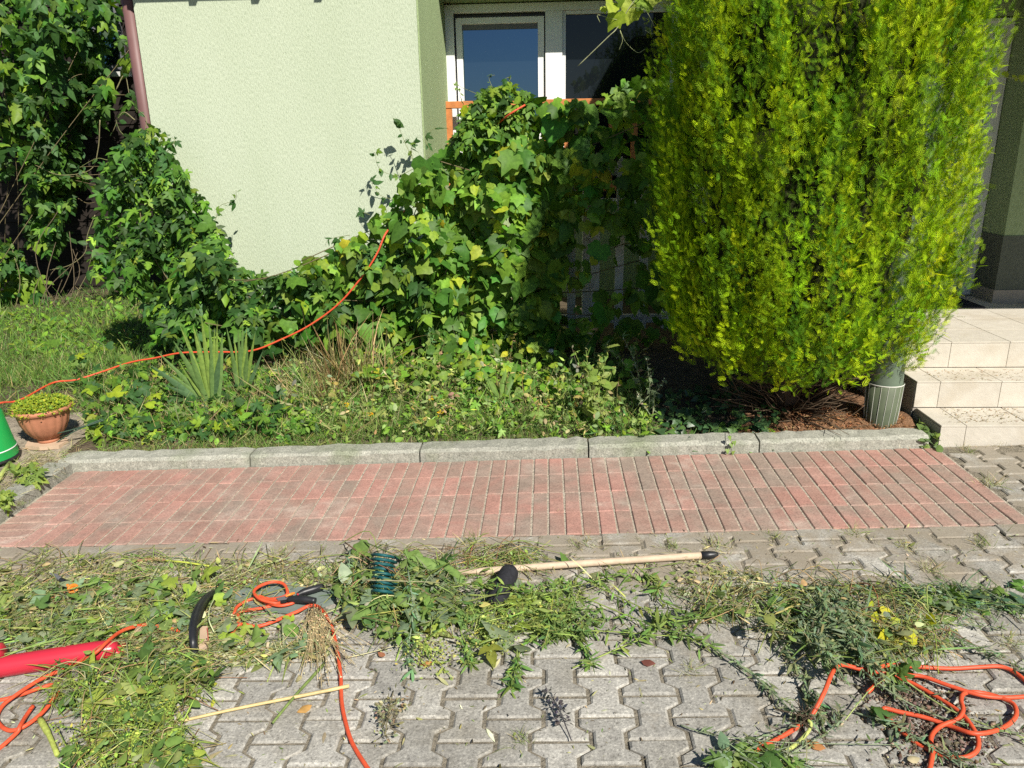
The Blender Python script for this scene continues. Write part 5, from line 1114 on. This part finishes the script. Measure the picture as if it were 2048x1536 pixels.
for pts, ls, nl, rd_ in (([(1375, 1262, .01), (1450, 1310), (1530, 1370), (1580, 1420), (1610, 1440)], .026, 150, .004), ([(1540, 1250, .03), (1590, 1330), (1625, 1400), (1640, 1440)], .026, 150, .003), ([(1660, 1180, .06), (1680, 1230, .1), (1720, 1300, .08), (1790, 1380, .03)], .03, 200, .004), ([(1620, 1190, .06), (1670, 1240, .1), (1710, 1290, .07)], .03, 200, .003), ([(1600, 1230, .05), (1660, 1270, .07), (1700, 1320, .04)], .028, 160, .003), ([(1640, 1160, .05), (1645, 1200, .09), (1640, 1260, .08), (1660, 1310, .04)], .028, 170, .003),
                         ([(1690, 1310, .05), (1790, 1390, .03), (1900, 1440), (2060, 1470)], .02, 60, .0035), ([(1360, 1450, .008), (1420, 1468), (1510, 1480), (1600, 1486), (1810, 1490)], .02, 60, .002), ([(1710, 1425, .01), (1790, 1450), (1870, 1500), (1960, 1540)], .026, 110, .003), ([(1480, 1215), (1620, 1200), (1760, 1196), (2060, 1206)], .03, 30, .003), ([(1740, 1235, .04), (1860, 1240), (2005, 1256)], .016, 120, .002), ([(1870, 1270), (1960, 1300), (2060, 1345)], .022, 110, .003), ([(1780, 1340, .04), (1900, 1420), (2060, 1480)], .018, 40, .003), ([(1690, 1440), (1740, 1380, .03), (1790, 1345, .06)], .02, 14, .002), ([(1410, 1530), (1480, 1490), (1590, 1450)], .02, 60, .002), ([(1560, 1520), (1660, 1460), (1680, 1425)], .018, 90, .002), ([(1490, 1170), (1600, 1180), (1720, 1200)], .03, 24, .0025), ([(1800, 1200), (1920, 1188), (1920, 1180)], .03, 20, .002)):
    stem_lay(p5, pts, (.34, .40, .14) if nl < 50 else mug, ls, nl, .018, rd_, lc=mugl)
for _ in range(30):
    x, y = rng.uniform(1590, 1720), rng.uniform(1170, 1290); dx, dy = rng.uniform(20, 90), rng.uniform(30, 100)
    stem_lay(p5, [(x, y, .08), (x + dx * .5, y + dy * .5, .08), (x + dx, y + dy, .02)], mug, .026, 50, lc=mugl, rad=.002)
p6 = pile('cut_weeds', 'small pile of grey green leafy weeds at the bottom edge by the right cable', (1500, 1520), [([(1440, 1500), (1560, 1490), (1640, 1536), (1420, 1570)], 380, .04, [CL5, CL3], [2, 2], .045)], [], [([(1440, 1500), (1540, 1490), (1600, 1530), (1440, 1540)], 20)], [LSIL, LGRN, LDK], [2, 2, 1], .038)
p7 = pile('cut_weeds', 'loose green leaves on the cable at the right', (1790, 1345), [], [], [([(1760, 1330), (1830, 1330), (1830, 1370), (1760, 1370)], 7), ([(2010, 1180), (2050, 1160), (2050, 1200)], 3), ([(1700, 1420), (1750, 1410), (1740, 1450)], 2)], [LGRN, LDK], [2, 1], .055)
# dried seeding plant beside the cable
ds = thing('dried_weed', gnd(650, 1300, .02), 'straw coloured dried seeding weed lying across the orange cable', 'dry weed')
b = Bag()
for _ in range(60):
    a = rng.normal(1.35, .33); L = rng.uniform(60, 150); x, y = 628 + rng.normal(0, 8), 1218 + rng.normal(0, 8)
    Pt = smooth_path([gnd(x, y, .03), gnd(x + L * .5 * math.cos(a), y + L * .5 * math.sin(a), .04), gnd(x + L * math.cos(a), y + L * math.sin(a), .015)], 5); b.tube(Pt, .0010, 4, (.55, .44, .27))
    k = 16; q = Pt[rng.integers(2, len(Pt), k)] + rng.normal(0, .006, (k, 3)); b.inst(OVATE, frames(rng.normal(0, 1, (k, 3)), rng.normal(0, 1, (k, 3))) * rng.uniform(.003, .008, k)[:, None, None], q, cols(k, (.60, .49, .31), .2))
tag(b.obj('seed_stems', M_dry, ds), kind='stuff')
# seed heads and dark dried sprigs on bare paving
for x, y, a, L, c_, lb in ((800, 1395, 2.1, 70, (.30, .27, .17), 'open dry grass seed head on the grey pavers'), (770, 1470, 4.9, 90, (.28, .25, .15), 'greyish seed panicle lying left of the middle on the paving'), (1100, 1385, 1.15, 105, (.07, .065, .08), 'blackish dried sprig with dark buds on clean pavers')):
    o = thing('dry_sprig', gnd(x, y, .01), lb, 'dry sprig'); b = Bag()
    P0 = gnd(x, y, .03); P1 = gnd(x + L * math.cos(a), y + L * math.sin(a), .006); Pt = smooth_path([P0, (P0 + P1) / 2 + np.array([0, 0, .01]), P1], 6); b.tube(Pt, .0018, 5, c_)
    k = 80; q = Pt[rng.integers(0, 9, k)]; dirs = nrm(rng.normal(0, 1, (k, 3)) * np.array([1, 1, .3])) * rng.uniform(.01, .045 if c_[0] > .1 else .016, k)[:, None]
    for i in range(0, k, 3): b.tube([q[i], q[i] + dirs[i]], .0007, 3, c_)
    b.inst(OVATE, frames(rng.normal(0, 1, (k, 3)), dirs) * rng.uniform(.008, .017, k)[:, None, None], q + dirs, cols(k, c_, .25)); tag(b.obj('seeds', M_dry, o), kind='stuff')
# tufts in the joints
tuft_b = Bag(); k = 46; P2 = rng.normal(0, .02, (k, 2)); grass(tuft_b, P2, .055, [CL1, CL2, (.2, .26, .07)], [2, 2, 2], .8, 0, lambda x, y: np.zeros(len(x))); tme = tuft_b.mesh('tuft', M_dry)
tuft_b = Bag(); grass(tuft_b, rng.normal(0, .026, (70, 2)), .05, [CL2, CL4, CL1], [3, 2, 1.4], .9, 0, lambda x, y: np.zeros(len(x))); tme2 = tuft_b.mesh('tuft', M_dry)
tp = [((1985, 970), 'big dry grass tuft on the grey stones right of the red bricks'), ((1937, 905), 'grass tuft in front of the lowest step'), ((1815, 1095), 'yellowish grass tuft, biggest in the row below the red bricks at right'), ((1960, 1090), 'bushy grass tuft in the paving near the right end of the red bricks'), ((1710, 1068), 'grass tuft touching the front edge of the red bricks left of the yellowish one'),
      ((1550, 1075), 'grass tuft in a paving joint to the right of the pole cap'), ((1440, 1095), 'dry tuft right behind the black cap of the pole'), ((1345, 1095), 'dry tuft behind the wooden pole near its capped end'), ((1170, 1088), 'green tuft at the front edge of the bricks behind the middle of the pole'), ((945, 1088), 'grass tuft behind the left end of the pole'),
      ((560, 1112), 'dry tuft between the board and the red bricks'), ((90, 1108), 'green tuft at the left front corner of the red bricks'), ((1385, 1342), 'small green tuft in a joint left of the dark red leaf'), ((1040, 1480), 'straw coloured round tuft on the lower paving near the blackish sprig'), ((1860, 1140), 'brownish tuft behind the right weed heap'), ((40, 1010), 'tuft hanging over the side kerb at the left edge'), ((2025, 1290), 'grass tuft at the right edge above the cable loops')]
for i, ((x, y), lb) in enumerate(tp):
    q = gnd(x, y, .035 if x < 100 and y < 1050 else 0); o = link('grass_tuft', tme if i % 2 else tme2, None); s_ = random.uniform(.7, 1.2)
    o.matrix_world = Matrix.Translation(tuple(q)) @ Matrix.Rotation(random.uniform(0, 6.28), 4, 'Z') @ Matrix.Diagonal((s_, s_, s_ * random.uniform(.5, 1), 1))
    tag(o, lb, 'grass tuft', 'grass tufts in the paving joints')
b = Bag()
n = 0; Pj = []
for ci in range(-14, 18):
    for _ in range(60): Pj.append((ci * PW + PW / 2 + .046 + rng.normal(0, .012), rng.uniform(-1.45, Yf - .02)))
Pj = np.array(Pj); keepj = (vnoise(np.stack([Pj[:, 0], Pj[:, 1], Pj[:, 0] * 0], -1), 4, 9) > -.1) & (Pj[:, 1] > -1.25 - .25 * np.sin(Pj[:, 0] * 4)); Pj = Pj[keepj]
grass(b, Pj, .026, [CL1, CL2, (.16, .2, .06), CL4], [2, 2, 2, 1], 1., 0, yard)
grass(b, np.stack([rng.uniform(1.9, 3.0, 160), -.012 + rng.normal(0, .012, 160)], -1), .03, [CL2, CL4], [2, 1], 1., 0, yard)
Pr = np.stack([rng.uniform(-2.3, 2.1, 260), rng.choice([-PY, -2 * PY, -3 * PY, -4 * PY, -.004], 260) + rng.normal(0, .004, 260)], -1)
grass(b, Pr, .014, [CL2, CL4, CL1], [2, 2, 1], 1.1, 0, yard)
k = 2600; Pc = np.stack([rng.uniform(-2.4, 2.4, k), rng.uniform(-2.2, Yf, k)], -1); M = lie(k, .15) * (.014 * np.exp(rng.normal(0, .5, k)))[:, None, None]
b.inst(LANCE, M, np.stack([Pc[:, 0], Pc[:, 1], yard(Pc[:, 0], 0) + .003], -1), palette(k, [CL2, CL4, CL1, (.12, .09, .06)], [2, 2, 1.4, 1.6], .3))
tag(b.obj('joint_grass', M_dry), 'fine dry grass and crumbs caught in the paving joints', 'grass', kind='stuff')
# weeds at the kerb corner and on the steps
kw = thing('kerb_weed', gnd(1868, 880, .03), 'green weed growing between kerb end and lowest step', 'weed')
P2 = px_ground(70, [(1835, 845), (1868, 860), (1885, 885), (1850, 885), (1838, 865)], .04); k = len(P2)
leaf_parts(kw, [LANCE, OVATE], frames(np.array([0, -.4, .8]) + rng.normal(0, .5, (k, 3)), rng.normal(0, 1, (k, 3)) + np.array([0, 0, .5])) * (.04 * np.exp(rng.normal(0, .3, k)))[:, None, None], np.stack([P2[:, 0], P2[:, 1], G(P2[:, 0]) + rng.uniform(.01, .07, k)], -1), [(.13, .2, .06), (.2, .28, .06), (.1, .15, .06)], M_leaf)
lw_ = thing('kerb_weed', gnd(55, 960, .05), 'weed with yellow green leaves hanging over the left side kerb', 'weed')
P2 = px_ground(60, [(30, 950), (70, 940), (88, 955), (80, 975), (40, 975)], .06); P2 = np.concatenate([P2, px_ground(40, [(-10, 1000), (25, 1000), (25, 1020), (-10, 1030)], .05)]); k = len(P2)
leaf_parts(lw_, [HOP5, OVATE], frames(np.array([.2, -.4, .8]) + rng.normal(0, .4, (k, 3)), rng.normal(0, 1, (k, 3))) * (.04 * np.exp(rng.normal(0, .3, k)))[:, None, None], np.stack([P2[:, 0], P2[:, 1], G(P2[:, 0]) + .06 + rng.uniform(.0, .05, k)], -1), [(.24, .31, .06), (.17, .25, .06)], M_leaf)
b = Bag(); k = 900; px = np.concatenate([fill_poly(500, [(60, 890), (150, 870), (170, 900), (100, 960), (40, 960)]), fill_poly(400, [(-40, 950), (90, 900), (90, 960), (-20, 1030)])]); P = gnd_many(px, .045 + rng.uniform(0, .02, k))
b.inst(SLIVER, lie(k, .3) * rng.uniform(.03, .09, k)[:, None, None], P, palette(k, [CL2, CL1, CL4, (.2, .14, .08)], [2, 1.6, 1.5, 1])); tag(b.obj('side_litter', M_dry), 'dry litter on the bare soil between bucket and side kerb', 'litter', kind='stuff')
# crumbs of soil by the right cable
b = Bag(); k = 1700; px = np.concatenate([blob(1000, 1875, 1475, 90, 60), blob(700, 1810, 1400, 90, 50)]); P = gnd_many(px, .003)
tet = (np.array([(1, 0, -.4), (-.5, .8, -.4), (-.5, -.8, -.4), (0, 0, .8)]), np.array([(0, 1, 3), (1, 2, 3), (2, 0, 3), (0, 2, 1)]), np.array([1, 1, 1, 1.1]))
b.inst(tet, lie(k, .6) * (.0042 * np.exp(rng.normal(0, .5, k)))[:, None, None], P, palette(k, [(.13, .10, .075), (.2, .15, .11)], [2, 1])); tag(b.obj('soil_crumbs', M_bark), 'dark soil crumbs shaken from roots inside the cable loop', 'soil', kind='stuff')
# needles and dirt on the step treads
b = Bag(); k = 420; px = np.concatenate([fill_poly(160, [(1850, 740), (2048, 738), (2048, 760), (1860, 760)]), fill_poly(260, [(1880, 818), (2048, 815), (2048, 845), (1900, 845)])])
P = np.concatenate([np.array([atz(x, y, Z2 + .003) for x, y in px[:160]]), np.array([atz(x, y, Z1 + .003) for x, y in px[160:]])])
b.inst(LANCE, lie(k, .1) * rng.uniform(.008, .024, k)[:, None, None], P, palette(k, [(.34, .25, .15), (.22, .15, .09)], [2, 1])); tag(b.obj('step_litter', M_dry), 'dry needles scattered on the two lower step treads', 'litter', kind='stuff')
# hanging dry seeds beside the conifer
for (x, y), lb in zip(((1846, 652), (1842, 668), (1840, 696), (1842, 712)), ('topmost', 'second from the top', 'third from the top', 'lowest')):
    q = at(x, y, .2); o = thing('dry_seed', q, 'dark dry leaf dangling before the steps, ' + lb + ' of four', 'dry leaf', 'dangling dry leaves')
    leaf_parts(o, [OVATE], frames(np.array([[.2, -.8, .3]]), np.array([[-.5, 0, -.8]])) * .038, q[None], [(.12, .10, .05)], M_dry)
# white stone at the foot of the vine
q = at(1100, 704, 1.45); b = Bag(); b.box(q[0] - .03, q[0] + .03, q[1] - .02, q[1] + .03, q[2] - .04, q[2] + .02, (1, 1, 1), .012); tag(b.obj('white_stone', M_whitewood), 'small white stone block at the dark gap under the vine', 'stone')
